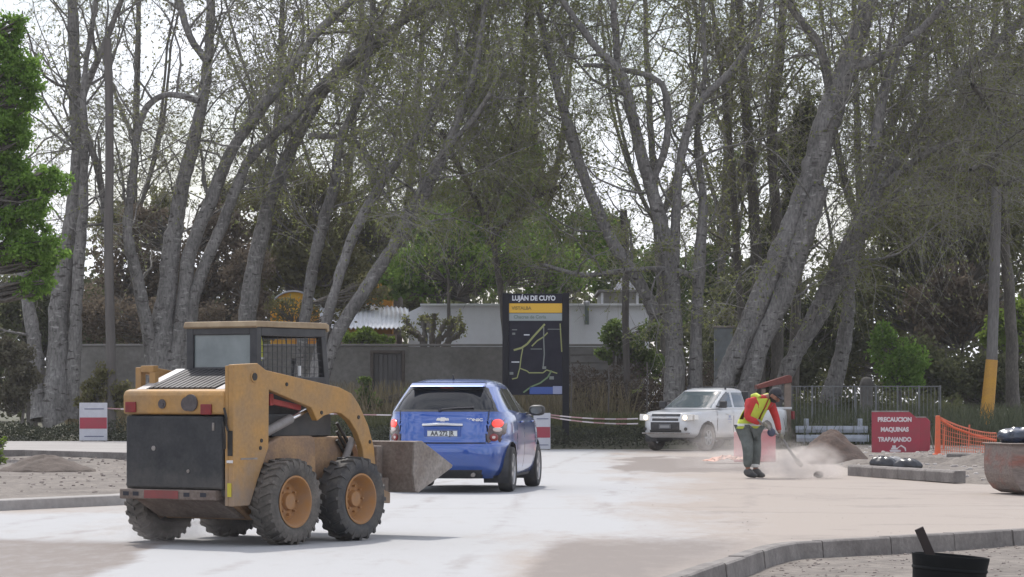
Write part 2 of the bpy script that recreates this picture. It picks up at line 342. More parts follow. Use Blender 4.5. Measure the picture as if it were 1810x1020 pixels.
# near right kerb, one strip of cast stones with joints
kb = MB(); kp = [Vector((np.interp(y, KY, KX), y, 0)) for y in np.linspace(16, 35.5, 60)]
ds = [0]
for p, q in zip(kp, kp[1:]): ds.append(ds[-1]+(q-p).length)
def kpos(s): i = min(max(np.searchsorted(ds, s)-1, 0), len(kp)-2); f_ = (s-ds[i])/(ds[i+1]-ds[i]); return kp[i].lerp(kp[i+1], f_)
s = .0; k = 0
while s < ds[-1]-1.2:
    Ls = random.choice([.98, 1.0, .97]); m_ = 4
    jz = random.uniform(-.008, .008); jo = random.uniform(-.012, .012)
    ring = []
    for i in range(m_+1):
        p = kpos(s+Ls*i/m_); q = kpos(s+Ls*i/m_+.05); t_ = (q-p).normalized(); nr = Vector((t_.y, -t_.x, 0))
        a = p+nr*(.004+jo*.0); c = p+nr*(.14+jo)
        ring.append([(a.x, a.y, -.2), (a.x, a.y, .022+jz), (c.x-nr.x*.015, c.y-nr.y*.015, .022+jz), (c.x, c.y, .008+jz), (c.x+nr.x*.02, c.y+nr.y*.02, -.2)])
    vs = [p for r_ in ring for p in r_]; fs = []
    for i in range(m_):
        for j in range(5): fs.append((i*5+j, i*5+(j+1) % 5, (i+1)*5+(j+1) % 5, (i+1)*5+j))
    fs += [(4, 3, 2, 1, 0), tuple(m_*5+j for j in range(5))]
    kb.add(vs, fs); s += Ls+.014
tag(kb.build('kerb', concrete), kind='structure')

# left island: dirt triangle with a kerb, and the raised slab beyond
def island_edge(X): return 35.1+(X+5.94)*1.62 if X > -6.5 else 34.2+(X+6.5)*.1
ix = list(np.linspace(-32, -4.6, 30)); front = [(x, island_edge(x)) for x in ix]
tip = [(-4.5, 37.7), (-4.45, 38.4), (-4.5, 40.2), (-4.8, 42), (-6.2, 60)]
outl = front+tip
kk = MB(); inn = []
vs = []; fs = []
for i, (x, y) in enumerate(outl):
    a = Vector(outl[max(i-1, 0)]+(0,)); c_ = Vector(outl[min(i+1, len(outl)-1)]+(0,)); t_ = (c_-a).normalized(); nr = Vector((-t_.y, t_.x, 0))
    p = Vector((x, y, 0)); q = p+nr*.42; inn.append(q)
    vs += [(p.x, p.y, -.1), (p.x+nr.x*.015, p.y+nr.y*.015, .115), (p.x+nr.x*.03, p.y+nr.y*.03, .125), (q.x, q.y, .12), (q.x, q.y, -.1)]
for i in range(len(outl)-1):
    for j in range(4): fs.append((i*5+j, i*5+j+1, (i+1)*5+j+1, (i+1)*5+j))
kk.add(vs, fs); tag(kk.build('kerb', slab_top), kind='structure')
front_in = [q for q in inn if q.y < 41]
xs_i = np.array([q.x for q in front_in]); ys_i = np.array([q.y for q in front_in])
o_ = np.argsort(ys_i); Yi = np.linspace(34.0, 64, 90)
def isl_x1(Y): return np.minimum(np.interp(Y, ys_i[o_], xs_i[o_]), -4.8-(Y-42)*.078*(Y > 42))
grid('dirt_island', Yi, lambda Y: Y*0-32, isl_x1, 160, lambda X, Y: .10+.05*(fbm(X*1.2, Y*1.0)-.5)+.035*(fbm(X*4, Y*4)-.5), dirt_m)
slab = MB(); sl_pts = [(-42, 65.8), (-10.2, 63.3), (-7.9, 60.4), (-5.9, 58.9), (-5.6, 60), (-5.6, 76.2), (-42, 76.2)]
slab.prism(sl_pts, 'z', -.1, .235); o = slab.build('concrete_slab', concrete, None, .012); tag(o, kind='structure')
o.data.materials.append(slab_top)
for pgn in o.data.polygons:
    if pgn.normal.z > .9: pgn.material_index = 1
# right dirt verge
vx = lambda Y: np.interp(Y, [45.2, 46, 51.5, 58, 65, 72, 77.8], [7.6, 6.9, 5.85, 6.15, 6.3, 6.7, 7.0])
def verge_z(X, Y):
    d = X-vx(Y)[...]; e = np.minimum(d, (Y-45.1)*1.2)
    return -.02+.12*sm(0, .7, e)+.07*(fbm(X*1.1, Y*.9)-.5)*sm(.1, .8, e)+.05*(fbm(X*4, Y*4)-.5)*sm(.1, .6, e)
grid('dirt_verge', np.linspace(45.2, 78.4, 130), vx, lambda Y: Y*0+40, 300, verge_z, dirt_m)

# loose stones and clods lying on dirt (uncountable)
def clods(name, n_, fx, size, m, label):
    V = []; Q = []
    base = np.array([[-1,-1,-.6],[1,-1,-.6],[1,1,-.6],[-1,1,-.6],[-.6,-.6,.6],[.6,-.6,.6],[.6,.6,.6],[-.6,.6,.6]])
    fq = np.array([(0,3,2,1),(4,5,6,7),(0,1,5,4),(1,2,6,5),(2,3,7,6),(3,0,4,7)])
    for i in range(n_):
        x, y, z = fx(); sz = size*random.uniform(.3, 1)**1.6
        a = random.uniform(0, 6.28); c_, s_ = math.cos(a), math.sin(a)
        b_ = base*rng.uniform(.6, 1.1, (8, 3))*sz*np.array([1, random.uniform(.6, 1), random.uniform(.5, .8)])
        b_ = np.stack([b_[:, 0]*c_-b_[:, 1]*s_, b_[:, 0]*s_+b_[:, 1]*c_, b_[:, 2]], -1)+[x, y, z]
        V.append(b_); Q.append(fq+8*i)
    o = npmesh(name, np.concatenate(V), np.concatenate(Q), m); tag(o, label, None, None, 'stuff'); return o
def near_dirt():
    y = random.uniform(16, 31); x = np.interp(y, KY, KX)+.25+random.random()**1.4*4; return x, y, float(terrain_z(np.array(x), np.array(y)))+.003
stone_m = mat('pebbles', (.30, .255, .23), .95, var=(.16, .13, .115), vs=8)
clods('gravel', 1500, near_dirt, .022, stone_m, 'loose pebbles and crumbs of soil scattered on the dirt in front of the kerb')
def right_dirt():
    y = random.uniform(46, 76); x = float(vx(np.array(y)))+random.random()*9+.2; return x, y, float(verge_z(np.array(x), np.array(y)))+.01
clods('rubble', 900, right_dirt, .075, mat('rubble', (.30, .26, .235), .95, var=(.42, .39, .37), vs=2), 'broken clods and rubble strewn over the dug up dirt verge')
def isl_dirt():
    y = random.uniform(38, 62); x = float(isl_x1(np.array(y)))-.3-random.random()*5.5; return x, y, .115
clods('pebbles', 500, isl_dirt, .04, stone_m, 'small stones scattered on the dirt island beside the loader')
def road_crumb():
    y = random.uniform(24, 60); return np.interp(y, [24, 60], [1.2, 3])+random.random()*3.5-.5, y, .006
clods('road_grit', 160, road_crumb, .007, stone_m, 'grit and crumbs of soil lying on the sandy part of the road')

# thin dusty air over the whole site
hzb = MB(); hzb.box((-260, -60, -6), (260, 900, 60)); hm_ = bpy.data.materials.new('dusty_air'); hm_.use_nodes = True; t = hm_.node_tree; t.nodes.clear()
v = t.nodes.new('ShaderNodeVolumePrincipled'); v.inputs['Color'].default_value = (.93, .93, .97, 1); v.inputs['Density'].default_value = .00022; v.inputs['Anisotropy'].default_value = .3; o = t.nodes.new('ShaderNodeOutputMaterial'); t.links.new(v.outputs[0], o.inputs['Volume'])
ho_ = hzb.build('haze', hm_); tag(ho_, kind='stuff')

# ------------------------------------------------------------------ trees
def catmull(P, sub):
    P = np.asarray(P, float); n_ = len(P); out = []
    for i in range(n_-1):
        p0 = P[max(i-1, 0)]; p1 = P[i]; p2 = P[i+1]; p3 = P[min(i+2, n_-1)]
        for k in range(sub):
            t_ = k/sub; out.append(.5*((2*p1)+(-p0+p2)*t_+(2*p0-5*p1+4*p2-p3)*t_**2+(-p0+3*p1-3*p2+p3)*t_**3))
    out.append(P[-1]); return np.array(out)
def tubes(polys, ns):
    """polys: list of (pts[k,3], rad[k]); returns V, Q"""
    groups = {}
    for p, r in polys: groups.setdefault(len(p), []).append((p, r))
    Vs = []; Qs = []; base = 0
    for k, lst in groups.items():
        P = np.array([p for p, r in lst]); Rr = np.array([r for p, r in lst]); m = len(lst)
        T = np.empty_like(P); T[:, 1:-1] = P[:, 2:]-P[:, :-2]; T[:, 0] = P[:, 1]-P[:, 0]; T[:, -1] = P[:, -1]-P[:, -2]
        T /= np.linalg.norm(T, axis=2, keepdims=True)+1e-9
        ref = np.eye(3)[np.argmin(np.abs(T).max(1), axis=1)][:, None, :]; ref = np.broadcast_to(ref, P.shape)
        U = np.cross(T, ref); U /= np.linalg.norm(U, axis=2, keepdims=True)+1e-9; W = np.cross(T, U)
        a = 2*np.pi*np.arange(ns)/ns
        V = P[:, :, None]+(U[:, :, None]*np.cos(a)[:, None]+W[:, :, None]*np.sin(a)[:, None])*Rr[:, :, None, None]
        Vs.append(V.reshape(-1, 3))
        i = np.arange(m)[:, None, None]*k*ns+np.arange(k-1)[:, None]*ns; j = np.arange(ns); j2 = (j+1) % ns
        Qs.append((np.stack([i+j, i+j2, i+ns+j2, i+ns+j], -1)).reshape(-1, 4)+base); base += m*k*ns
    return np.concatenate(Vs), np.concatenate(Qs)
def leaf_quads(Cn, size, up=0.0, aspect=.5, droop=None):
    n_ = len(Cn); d = rng.normal(size=(n_, 3)); d[:, 2] += up
    if droop is not None: d = d*.55+droop
    d /= np.linalg.norm(d, axis=1, keepdims=True)+1e-9
    e = np.cross(d, rng.normal(size=(n_, 3))); e /= np.linalg.norm(e, axis=1, keepdims=True)+1e-9
    s_ = (size*rng.uniform(.6, 1.3, n_))[:, None]
    V = np.stack([Cn, Cn+d*s_*.5+e*s_*aspect*.5, Cn+d*s_, Cn+d*s_*.5-e*s_*aspect*.5], 1).reshape(-1, 3)
    return V, np.arange(n_*4).reshape(-1, 4)
def unit(v_): return v_/(np.linalg.norm(v_)+1e-9)
def grow(p, d, L_, r0, nseg, wig, up, taper=.35):
    pts = [p]; st = L_/nseg
    for i in range(nseg):
        d = unit(d+rng.normal(size=3)*wig+np.array([0, 0, up])); p = p+d*st; pts.append(p)
    return np.array(pts), np.linspace(r0, r0*taper, nseg+1)
BCUT = 17.5
twig_pale = mat('grey_twig_bark', (.27, .25, .20), .9)
bark_mid = mat('mid_bark', (.15, .14, .125), .9, var=(.09, .08, .07), vs=3, fine=.3)
def big_tree(name, label, Y, limbs, bk, cat='tree', dens=1.0, leafm=None, leafn=3, sec=1.0, tstart=.30, group=None, lsize=.10, droop=.0, zmin=3.0, twl=1.0, tw=1.0, curtain=0, clen=2.2, rs=.76, twm=None):
    """limbs: list of (dY at the top, [(px, py, r_px), ...]) drawn at depth Y"""
    x0 = at(limbs[0][1][0][0], limbs[0][1][0][1], Y); root = empty(name, (float(x0[0]), Y, .3), 0, label, cat, group)
    org = np.array([x0[0], Y, .3]); trunk = []; t1 = []; t2 = []; t3 = []; lc = []; ld = []; st_ = []
    for dY, pl in limbs:
        P = []; Rr = []; n_ = len(pl)
        for i, (px, py, r) in enumerate(pl):
            y = Y+dY*(i/(n_-1))**1.2; P.append(at(px, py, y)); Rr.append(r*rs*y/F*(1.12 if i == 0 and py > 690 else 1))
        P = catmull(P, 9); Rr = np.interp(np.linspace(0, 1, len(P)), np.linspace(0, 1, n_), Rr)
        Rr = Rr*(1+.12*(np.array([float(fbm(k*.45, n_+px)) for k in range(len(Rr))])-.5)*2); P = P+rng.normal(size=P.shape)*Rr[:, None]*.05
        if P[-1][2] > 11 and P[-1][2] < BCUT:      # carry the limb on above the frame
            d = unit(P[-1]-P[-3]+np.array([0, 0, .3])); q, rr = grow(P[-1], d, 5.0, Rr[-1], 8, .12, .04, .3); P = np.concatenate([P, q[1:]]); Rr = np.concatenate([Rr, rr[1:]])
        trunk.append((P, Rr)); ln = len(P)
        cum = np.concatenate([[0], np.cumsum(np.linalg.norm(np.diff(P, axis=0), axis=1))])
        s_ = cum[-1]*tstart if P[0][2] < 3 else .4
        while s_ < cum[-1]:
            i = min(int(np.searchsorted(cum, s_)), ln-1)
            if P[i][2] > zmin:
                tan = unit(P[min(i+1, ln-1)]-P[max(i-1, 0)]); side = unit(np.cross(tan, rng.normal(size=3)))
                d = unit(tan*rng.uniform(.2, .9)+side+np.array([0, 0, .25])); LL = rng.uniform(1.6, 4.2)*min(1.0, .45+Rr[i]*6)
                t1.append(grow(P[i], d, LL, min(Rr[i]*.5, .05)*rng.uniform(.6, 1), 7, .20, .035))
            s_ += rng.uniform(.35, 1.0)/sec
    for P, Rr in list(t1):
        for k in range(rng.poisson(7*dens)):
            i = rng.integers(1, len(P)); tan = unit(P[i]-P[i-1]); side = unit(np.cross(tan, rng.normal(size=3)))
            t2.append(grow(P[i], unit(tan*rng.uniform(.2, 1)+side*.9), rng.uniform(.6, 1.7)*twl, max(Rr[i]*.45, .009), 5, .22, .02-droop*.5))
    for P, Rr in t2:
        for k in range(rng.poisson(6*dens)):
            i = rng.integers(1, len(P)); tan = unit(P[i]-P[i-1]); side = unit(np.cross(tan, rng.normal(size=3)))
            q, rr = grow(P[i], unit(tan*.6+side*.8), rng.uniform(.3, .9)*twl, .0065*tw, 3, .2, -.05-droop)
            t3.append((q, rr))
            for m_ in range(rng.poisson(leafn)):
                a = rng.random()*3; j = int(a); lc.append(q[j]+(q[j+1]-q[j])*(a-j)); ld.append(unit(q[j+1]-q[j]))
    pool = [(P, Rr) for P, Rr in t1+t2 if P[:, 2].mean() > zmin+.8]
    for k in range(curtain if pool else 0):
        P, Rr = pool[rng.integers(len(pool))]; i = rng.integers(1, len(P)); d = unit(rng.normal(size=3)*[1, 1, .3]+[0, 0, .1]); p = P[i]; LL = clen*rng.uniform(.4, 1.3); ns = 8; q = [p]
        for j in range(ns): d = unit(d+rng.normal(size=3)*.13+np.array([0, 0, -.20])); p = p+d*LL/ns; q.append(p)
        q = np.array(q)
        if q[-1][2] < 1.9: continue
        st_.append((q, np.linspace(.0075, .004, ns+1)*tw))
        for j in range(rng.poisson(5)):
            i = rng.integers(1, ns); t3.append(grow(q[i], unit(q[i+1]-q[i]+rng.normal(size=3)*.7), rng.uniform(.2, .55), .005*tw, 3, .15, -.15))
        for m_ in range(rng.poisson(leafn*3.2)):
            a = rng.random()*ns; j = min(int(a), ns-1); lc.append(q[j]+(q[j+1]-q[j])*(a-j)+rng.normal(size=3)*.04); ld.append(unit(q[j+1]-q[j]))
    V, Q = tubes([(p-org, r) for p, r in trunk], 18)
    for q, (sc_, am) in enumerate(((2.3, .10), (6, .05), (15, .022))):
        V = V+am*.5*(np.stack([vnoise(V[:, 2]*sc_*.6+31, V[:, 0]*sc_+V[:, 1]*sc_*.7), vnoise(V[:, 2]*sc_*.6+71, V[:, 1]*sc_+V[:, 0]*sc_*.6), vnoise(V[:, 2]*sc_+11, V[:, 0]*sc_+5)*0+.5], -1)-.5)*(1 if q else .8)
    npmesh('trunk', V, Q, bk, root, True)
    if t1:
        V, Q = tubes([(p-org, r) for p, r in t1], 5); npmesh('branches', V, Q, bk, root, True)
        V, Q = tubes([(p-org, r) for p, r in t2+t3+st_], 3)
        o = npmesh('twigs', V, Q, twm or twig_m, root, False)
    if lc and leafm:
        lc = np.array(lc)-org; V, Q = leaf_quads(lc, lsize, droop=np.array(ld)*.8)
        npmesh('crown', V, Q, leafm, root, False, {'rnd': ('FACE', np.clip(rng.random(len(Q))*.6+.4*fbm(lc[:, 0]*.7, lc[:, 2]*.7+lc[:, 1]*.3), 0, 1))})
    return root
budleaf = leafmat('willow_buds', (.16, .175, .07), (.31, .34, .12), .6, (.42, .48, .15))
greyleaf = leafmat('grey_buds', (.16, .165, .09), (.28, .30, .13), .55, (.38, .43, .15))
GW = 'tall grey barked trees lining the road'
def leafy(name, label, Y, cx, zc, crowns, lm, n_, size, bk=None, cat='tree', group=None, trunkr=.14, base=None, aspect=.6, hollow=.55, twigs=40, sub=None, trunks=1):
    """crowns: list of (px, py, rx_px, ry_px); leaves gathered in clumps over each crown"""
    bk = bk or bark_dark
    org = np.array([(cx-905)*Y/F, Y, .28]); root = empty(name, tuple(float(q) for q in org), 0, label, cat, group)
    pts = []; tw = []; tot = sum(c[2]*c[3] for c in crowns)
    for (px, py, rx, ry) in crowns:
        c_ = at(px, py, Y); a = rx*Y/F; h = ry*Y/F; dpt = min(a*.9, max(h, .3)*.9+.3)
        k = max(6, int(26*(rx*ry/tot)**.5*len(crowns)**.5)) if sub is None else sub
        m = max(20, int(n_*rx*ry/tot))
        dr = rng.normal(size=(k, 3)); dr /= np.linalg.norm(dr, axis=1, keepdims=True); rr = rng.random((k, 1))**.40
        cc = c_+dr*rr*np.array([a, dpt, h])*.86; cs = rng.uniform(.20, .42, k)*min(a, h)*(1.0 if k > 8 else 1.4)
        w_ = cs**2; w_ /= w_.sum(); idx = rng.choice(k, m, p=w_)
        q = rng.normal(size=(m, 3)); q /= np.linalg.norm(q, axis=1, keepdims=True)
        q *= (hollow+(1-hollow)*rng.random((m, 1)))*np.array([1.25, 1.25, .85]); p = cc[idx]+q*cs[idx][:, None]*rng.uniform(.7, 1.25, (m, 1))
        pts.append(p)
        b0 = np.array([org[0]+(c_[0]-org[0])*.15, Y, max(c_[2]-h*.9, .4)])
        for j in range(k):
            mid = (b0+cc[j])/2+rng.normal(size=3)*.12*a; P = catmull([b0, mid, cc[j]], 4); tw.append((P, np.linspace(max(.012, trunkr*.3), .008, len(P))))
            for _ in range(max(1, twigs//k)):
                tw.append(grow(P[rng.integers(3, len(P))], unit(rng.normal(size=3)+[0, 0, .3]), cs[j]*1.4, .009, 8, .2, .02))
    pts = np.concatenate(pts); pts = pts[pts[:, 2] > .32]
    V, Q = leaf_quads(pts-org, size, aspect=aspect)
    npmesh('crown', V, Q, lm, root, False, {'rnd': ('FACE', np.clip(rng.random(len(Q))*.7+.45*(fbm(pts[:, 0]*.8, pts[:, 2]*.8)-.15), 0, 1))})
    tr = []
    top = at(crowns[0][0], crowns[0][1], Y)-org
    if base is not None: top = base
    for q in range(trunks):
        e = rng.normal(size=3)*[.3, .3, 0]*(trunks > 1); tr.append((catmull([e*.3+[0, 0, -.3], top*.35+rng.normal(size=3)*.05+e, top*.7+e, top+e], 4), np.linspace(trunkr, trunkr*.35, 13)))
    V, Q = tubes(tr, 8); npmesh('trunk', V, Q, bk, root, True)
    tws = {}
    V, Q = tubes([(p-org, r) for p, r in tw], 4); npmesh('branches', V, Q, bk, root, False)
    return root
g_bright = leafmat('fresh_green_leaves', (.085, .15, .035), (.24, .35, .075), .65, (.38, .48, .13))
g_mid = leafmat('mid_green_leaves', (.065, .10, .035), (.16, .22, .065), .55, (.26, .32, .10))
g_olive = leafmat('olive_leaves', (.11, .115, .055), (.21, .215, .085), .5, (.30, .32, .11))
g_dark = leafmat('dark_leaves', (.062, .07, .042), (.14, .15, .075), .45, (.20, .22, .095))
g_brown = leafmat('purple_brown_leaves', (.11, .085, .07), (.20, .165, .12), .45, (.26, .25, .12))
g_rust = leafmat('rusty_leaves', (.12, .11, .055), (.21, .20, .09), .5, (.29, .31, .11))
g_lime = leafmat('lime_leaves', (.12, .17, .03), (.24, .33, .07), .5, (.36, .42, .12))
near_green = leafmat('near_green_leaves', (.09, .17, .035), (.24, .38, .08), .55, (.38, .50, .13))
g_grey = leafmat('dry_grey_leaves', (.075, .068, .05), (.15, .14, .10), .3)
g_straw = leafmat('dry_straw', (.10, .09, .055), (.24, .20, .13), .3, (.16, .18, .06))

# the row of big trees (limbs traced at their own distance, grown in 3-D)
big_tree('poplar_tree', 'tall grey trunk rising straight beside the thin wooden pole at the far left', 86,
 [(.6, [(100,745,34),(102,650,27),(108,520,23),(127,400,20),(138,290,17),(134,190,16),(130,90,13),(127,-10,11)]),
  (-1, [(125,740,20),(132,600,15),(138,480,14),(146,380,11),(150,260,9),(148,150,7),(160,60,6),(172,-10,5)]),
  (1.5, [(72,740,20),(62,620,17),(45,510,14),(30,400,11),(22,300,8)]),
  (-1, [(142,180,9),(170,110,8),(200,40,7),(222,-20,6)]),
  (1, [(142,190,7),(158,250,8),(176,315,8),(186,400,7)])], bark, leafm=greyleaf, leafn=2.3, dens=1.03, group=GW, sec=0.94, curtain=91)
big_tree('poplar_tree', 'many stemmed grey tree fanning out above the rear left of the loader', 87,
 [(1, [(278,740,36),(284,640,32),(292,540,24),(303,440,20),(322,330,17),(345,240,15),(362,150,13),(371,60,11),(372,-15,10)]),
  (-1.5, [(276,700,20),(262,590,15),(243,490,14),(226,410,12),(236,300,9),(252,205,8),(292,168,7),(352,178,7)]),
  (.5, [(302,700,24),(322,560,18),(335,450,16),(378,340,15),(420,250,13),(495,150,12),(560,60,10),(640,-15,9)]),
  (1.5, [(318,690,20),(345,520,14),(392,400,13),(440,285,12),(520,205,11),(610,110,10),(725,30,9),(800,-12,8)]),
  (.5, [(368,110,9),(335,65,9),(312,-10,8)])], bark, leafm=greyleaf, leafn=2.6, dens=0.99, group=GW, sec=0.94, curtain=152)
big_tree('poplar_tree', 'stout grey tree leaning right directly behind the loader cab', 88,
 [(1.5, [(426,740,25),(432,610,23),(450,470,20),(482,340,16),(535,225,14),(590,142,12),(680,68,10),(745,-10,8)]),
  (-.5, [(528,740,14),(540,560,13),(562,430,14),(590,330,13),(602,250,10),(640,160,9),(655,60,7),(660,-10,6)]),
  (0, [(545,240,7),(600,243,7),(640,262,8),(662,330,7)])], bark, leafm=budleaf, leafn=3.9, dens=1.16, group=GW, sec=1.10, curtain=380)
big_tree('poplar_tree', 'slanting grey trunk that leans right from the loader cab roof towards the centre', 84.5,
 [(.5, [(560,700,18),(592,600,16),(640,520,15),(698,430,14),(755,335,13),(800,240,12),(835,140,9),(850,60,7),(862,-10,6)]),
  (1.5, [(548,690,14),(590,520,12),(632,400,12),(690,300,11),(745,230,8),(800,120,6),(860,50,5)]),
  (-1, [(700,425,8),(760,300,6),(840,205,6),(885,130,5)])], bark, leafm=budleaf, leafn=4.4, dens=1.16, group=GW, droop=.06, sec=1.19, curtain=684)
big_tree('poplar_tree', 'forked grey tree with wide open limbs between the map board and the pickup', 86,
 [(-.5, [(1192,740,28),(1192,620,21),(1184,480,18),(1165,380,16),(1138,290,14),(1112,180,13),(1092,125,12),(1050,80,9),(1000,10,7),(985,-15,6)]),
  (1, [(1160,560,15),(1125,490,14),(1078,420,14),(1035,320,13),(1000,205,12),(974,115,10),(958,40,8),(950,-15,7)]),
  (.8, [(1192,470,13),(1196,350,11),(1212,240,10),(1242,175,9),(1290,128,8),(1340,60,6)]),
  (1.5, [(1228,740,18),(1230,600,14),(1238,450,14),(1242,350,10),(1232,250,7),(1245,140,6),(1242,20,5)]),
  (-1, [(1230,490,8),(1180,476,7),(1105,478,6),(1030,486,6),(962,468,4)]),
  (.3, [(1150,330,8),(1178,250,8),(1170,150,7),(1085,120,6),(1030,115,5)]),
  (-.6, [(1092,130,9),(1088,60,8),(1082,-15,7)])], bark, leafm=budleaf, leafn=3.1, dens=0.90, group=GW, sec=0.81, curtain=266)
big_tree('poplar_tree', 'dark upright trunk behind the huge leaning tree right of centre', 92,
 [(.5, [(1340,720,14),(1340,520,13),(1330,330,12),(1318,180,10),(1308,40,9),(1305,-15,8)]),
  (-.5, [(1372,700,13),(1374,420,13),(1364,240,12),(1378,100,11),(1385,-15,10)]),
  (1, [(1312,600,8),(1302,420,8),(1290,250,7),(1275,120,6),(1255,-10,5)])], bark_dark, leafm=g_olive, leafn=4.2, dens=1.16, group=GW, lsize=.12, curtain=380)
big_tree('poplar_tree', 'huge pale double trunk leaning right behind the pickup', 85,
 [(0, [(1272,700,20),(1290,650,24),(1330,560,25),(1385,440,27),(1432,320,28),(1464,210,30),(1500,110,26),(1530,20,22),(1540,-15,20)]),
  (-.5, [(1318,700,22),(1340,620,22),(1385,520,22),(1420,420,22),(1450,330,20)]),
  (-1.5, [(1468,160,12),(1450,85,11),(1415,35,9),(1375,-15,8)]),
  (-1, [(1490,130,12),(1560,98,11),(1630,50,8),(1680,-10,7)]),
  (1, [(1545,260,14),(1565,150,12),(1600,60,9),(1630,-15,8)])], bark, leafm=budleaf, leafn=3.6, dens=1.01, group=GW, droop=.12, sec=1.08, tstart=.45, curtain=430, clen=3)
big_tree('poplar_tree', 'slimmer grey trunk leaning far right over the red notice board', 86.5,
 [(.5, [(1372,705,16),(1405,625,20),(1450,550,21),(1498,450,18),(1548,340,17),(1620,230,15),(1700,130,12),(1790,50,9),(1840,0,7)]),
  (-.8, [(1398,640,12),(1432,560,11),(1470,480,9),(1520,370,7)]),
  (-1.6, [(1560,330,9),(1640,270,8),(1720,240,7),(1800,215,5)])], bark, leafm=budleaf, leafn=3.6, dens=1.01, group=GW, droop=.14, sec=1.08, tstart=.35, curtain=520, clen=3.2)
big_tree('poplar_tree', 'short grey trunk curving upward behind the stone gate post', 89,
 [(0, [(1462,720,22),(1484,640,19),(1498,560,17),(1508,440,14),(1545,300,12),(1600,160,10),(1650,30,8),(1665,-15,7)]),
  (1, [(1508,450,9),(1575,350,8),(1650,300,7),(1735,290,5)])], bark, leafm=budleaf, leafn=3.6, dens=1.01, group=GW, droop=.15, sec=1.08, curtain=430, clen=3)
big_tree('poplar_tree', 'thin dark trunk with hanging twigs at the far right edge', 90,
 [(0, [(1790,720,14),(1786,560,13),(1775,400,12),(1770,250,11),(1780,100,9),(1778,-15,8)]),
  (-1, [(1780,330,9),(1730,220,7),(1690,120,6),(1670,-10,5)]), (-8, [(1782,420,9),(1768,330,7),(1745,290,6),(1715,300,4)]), (-8, [(1775,300,7),(1750,200,6),(1720,150,5)])], bark_dark, leafm=g_olive, leafn=3.6, dens=1.01, group=GW, droop=.12, sec=1.08, curtain=430, clen=3)
# fine hanging crown in the middle (a weeping tree whose trunk stands behind the wall)
big_tree('weeping_tree', 'drooping olive twigged tree hanging over the middle of the picture', 91,
 [(0, [(900,720,7),(890,560,7),(872,420,7),(850,300,7),(835,180,6),(842,60,6),(848,-15,5)]),
  (-1, [(858,400,8),(900,290,8),(920,170,7),(930,50,6),(935,-15,5)]),
  (-1, [(856,380,7),(815,300,7),(780,230,6)]), (-2, [(862,430,7),(930,360,6),(990,330,5)])],
 bark_dark, leafm=budleaf, leafn=5.0, dens=1.2, group=None, droop=.2, sec=1.5, zmin=4.6, tstart=.35, lsize=.10, curtain=1600, clen=3.2, twm=twig_pale)

# second row of trees, standing well behind the wall
G2_ = 'thinner trees standing far behind the wall'
def auto_tree(px, Y, label, lean, spread, leafm, n_, lf=2.4, cur=500):
    base = [(px, 700, 8), (px+lean*.2, 560, 7.5), (px+lean*.45, 400, 7), (px+lean*.7, 250, 6), (px+lean*.9, 110, 5), (px+lean, -10, 4)]
    lb = [(.4, base)]
    for k in range(n_):
        i = random.choice((1, 2, 2, 3)); x, y, r = base[i]; sd_ = random.choice((-1, 1)) if k > 1 else (-1, 1)[k]; w_ = spread*random.uniform(.5, 1)*sd_
        lb.append((random.uniform(-2.5, 2.5), [(x, y, r*.6), (x+w_*.45, y-90*random.uniform(.7, 1.1), r*.5), (x+w_*.8, y-190, r*.4), (x+w_, max(y-320, -12), r*.3)]))
    big_tree('slender_tree', label, Y, lb, bark_mid, leafm=leafm, leafn=lf, dens=.75, group=G2_, sec=.9, lsize=.13, tw=1.4, curtain=int(cur*.35), rs=1, clen=2.6, zmin=3.6)
auto_tree(225, 112, 'slender far tree seen just right of the thin wooden pole', 20, 110, g_rust, 4, 1.8, 200)
auto_tree(450, 110, 'slender far tree behind the stout grey trunk by the loader cab', 50, 120, g_olive, 5, 3.2, 500)
auto_tree(580, 114, 'slender far tree between the two leaning trunks behind the cab roof', 60, 130, g_olive, 6, 3.4, 900)
auto_tree(690, 112, 'slender far tree over the orange house', 60, 130, budleaf, 4, 3.0, 500)
auto_tree(1265, 113, 'slender far tree left of the dark upright trunk', 30, 90, g_olive, 5, 3.0, 700)
auto_tree(1180, 117, 'slender far tree behind the fork of the open limbed tree', -40, 120, g_mid, 4, 1.6, 200)
auto_tree(1610, 106, 'slender far tree over the round green bush', 30, 150, g_olive, 6, 3.4, 1300)
auto_tree(1740, 104, 'slender far tree behind the top of the yellow painted pole', 20, 140, g_olive, 6, 3.4, 1300)
auto_tree(1530, 108, 'slender far tree behind the stone gate post', -20, 110, g_olive, 5, 3.2, 900)
auto_tree(960, 118, 'slender far tree rising directly behind the map board', -20, 110, budleaf, 4, 3.0, 300)
# leafy trees and shrubs behind
BG = 'trees and shrubs growing beyond the wall'
leafy('broadleaf_tree', 'bright green tree rising behind the white building left of the map board', 106.5, 840, 8,
 [(760,470,70,70),(850,430,80,100),(800,370,60,60),(900,350,70,80),(760,400,60,40),(700,500,40,30)], g_bright, 17000, .2, group=BG, trunkr=.25)
leafy('broadleaf_tree', 'fresh green tree behind the map board and small chimney pipe', 112, 980, 8,
 [(960,440,80,80),(1040,430,60,60),(1000,500,90,30),(920,280,50,80)], g_bright, 11000, .18, group=BG, trunkr=.25)
leafy('broadleaf_tree', 'dark green tree showing between the forked limbs behind the white building', 122, 1120, 8,
 [(1110,470,100,70),(1060,400,60,40),(1180,520,60,90)], g_mid, 9000, .2, group=BG, trunkr=.25)
leafy('broadleaf_tree', 'narrow yellow green tree behind the slanting grey trunk', 116, 700, 8,
 [(705,440,45,70),(660,400,40,60),(720,540,40,30),(640,500,30,40)], g_olive, 7000, .19, group=BG, trunkr=.2)
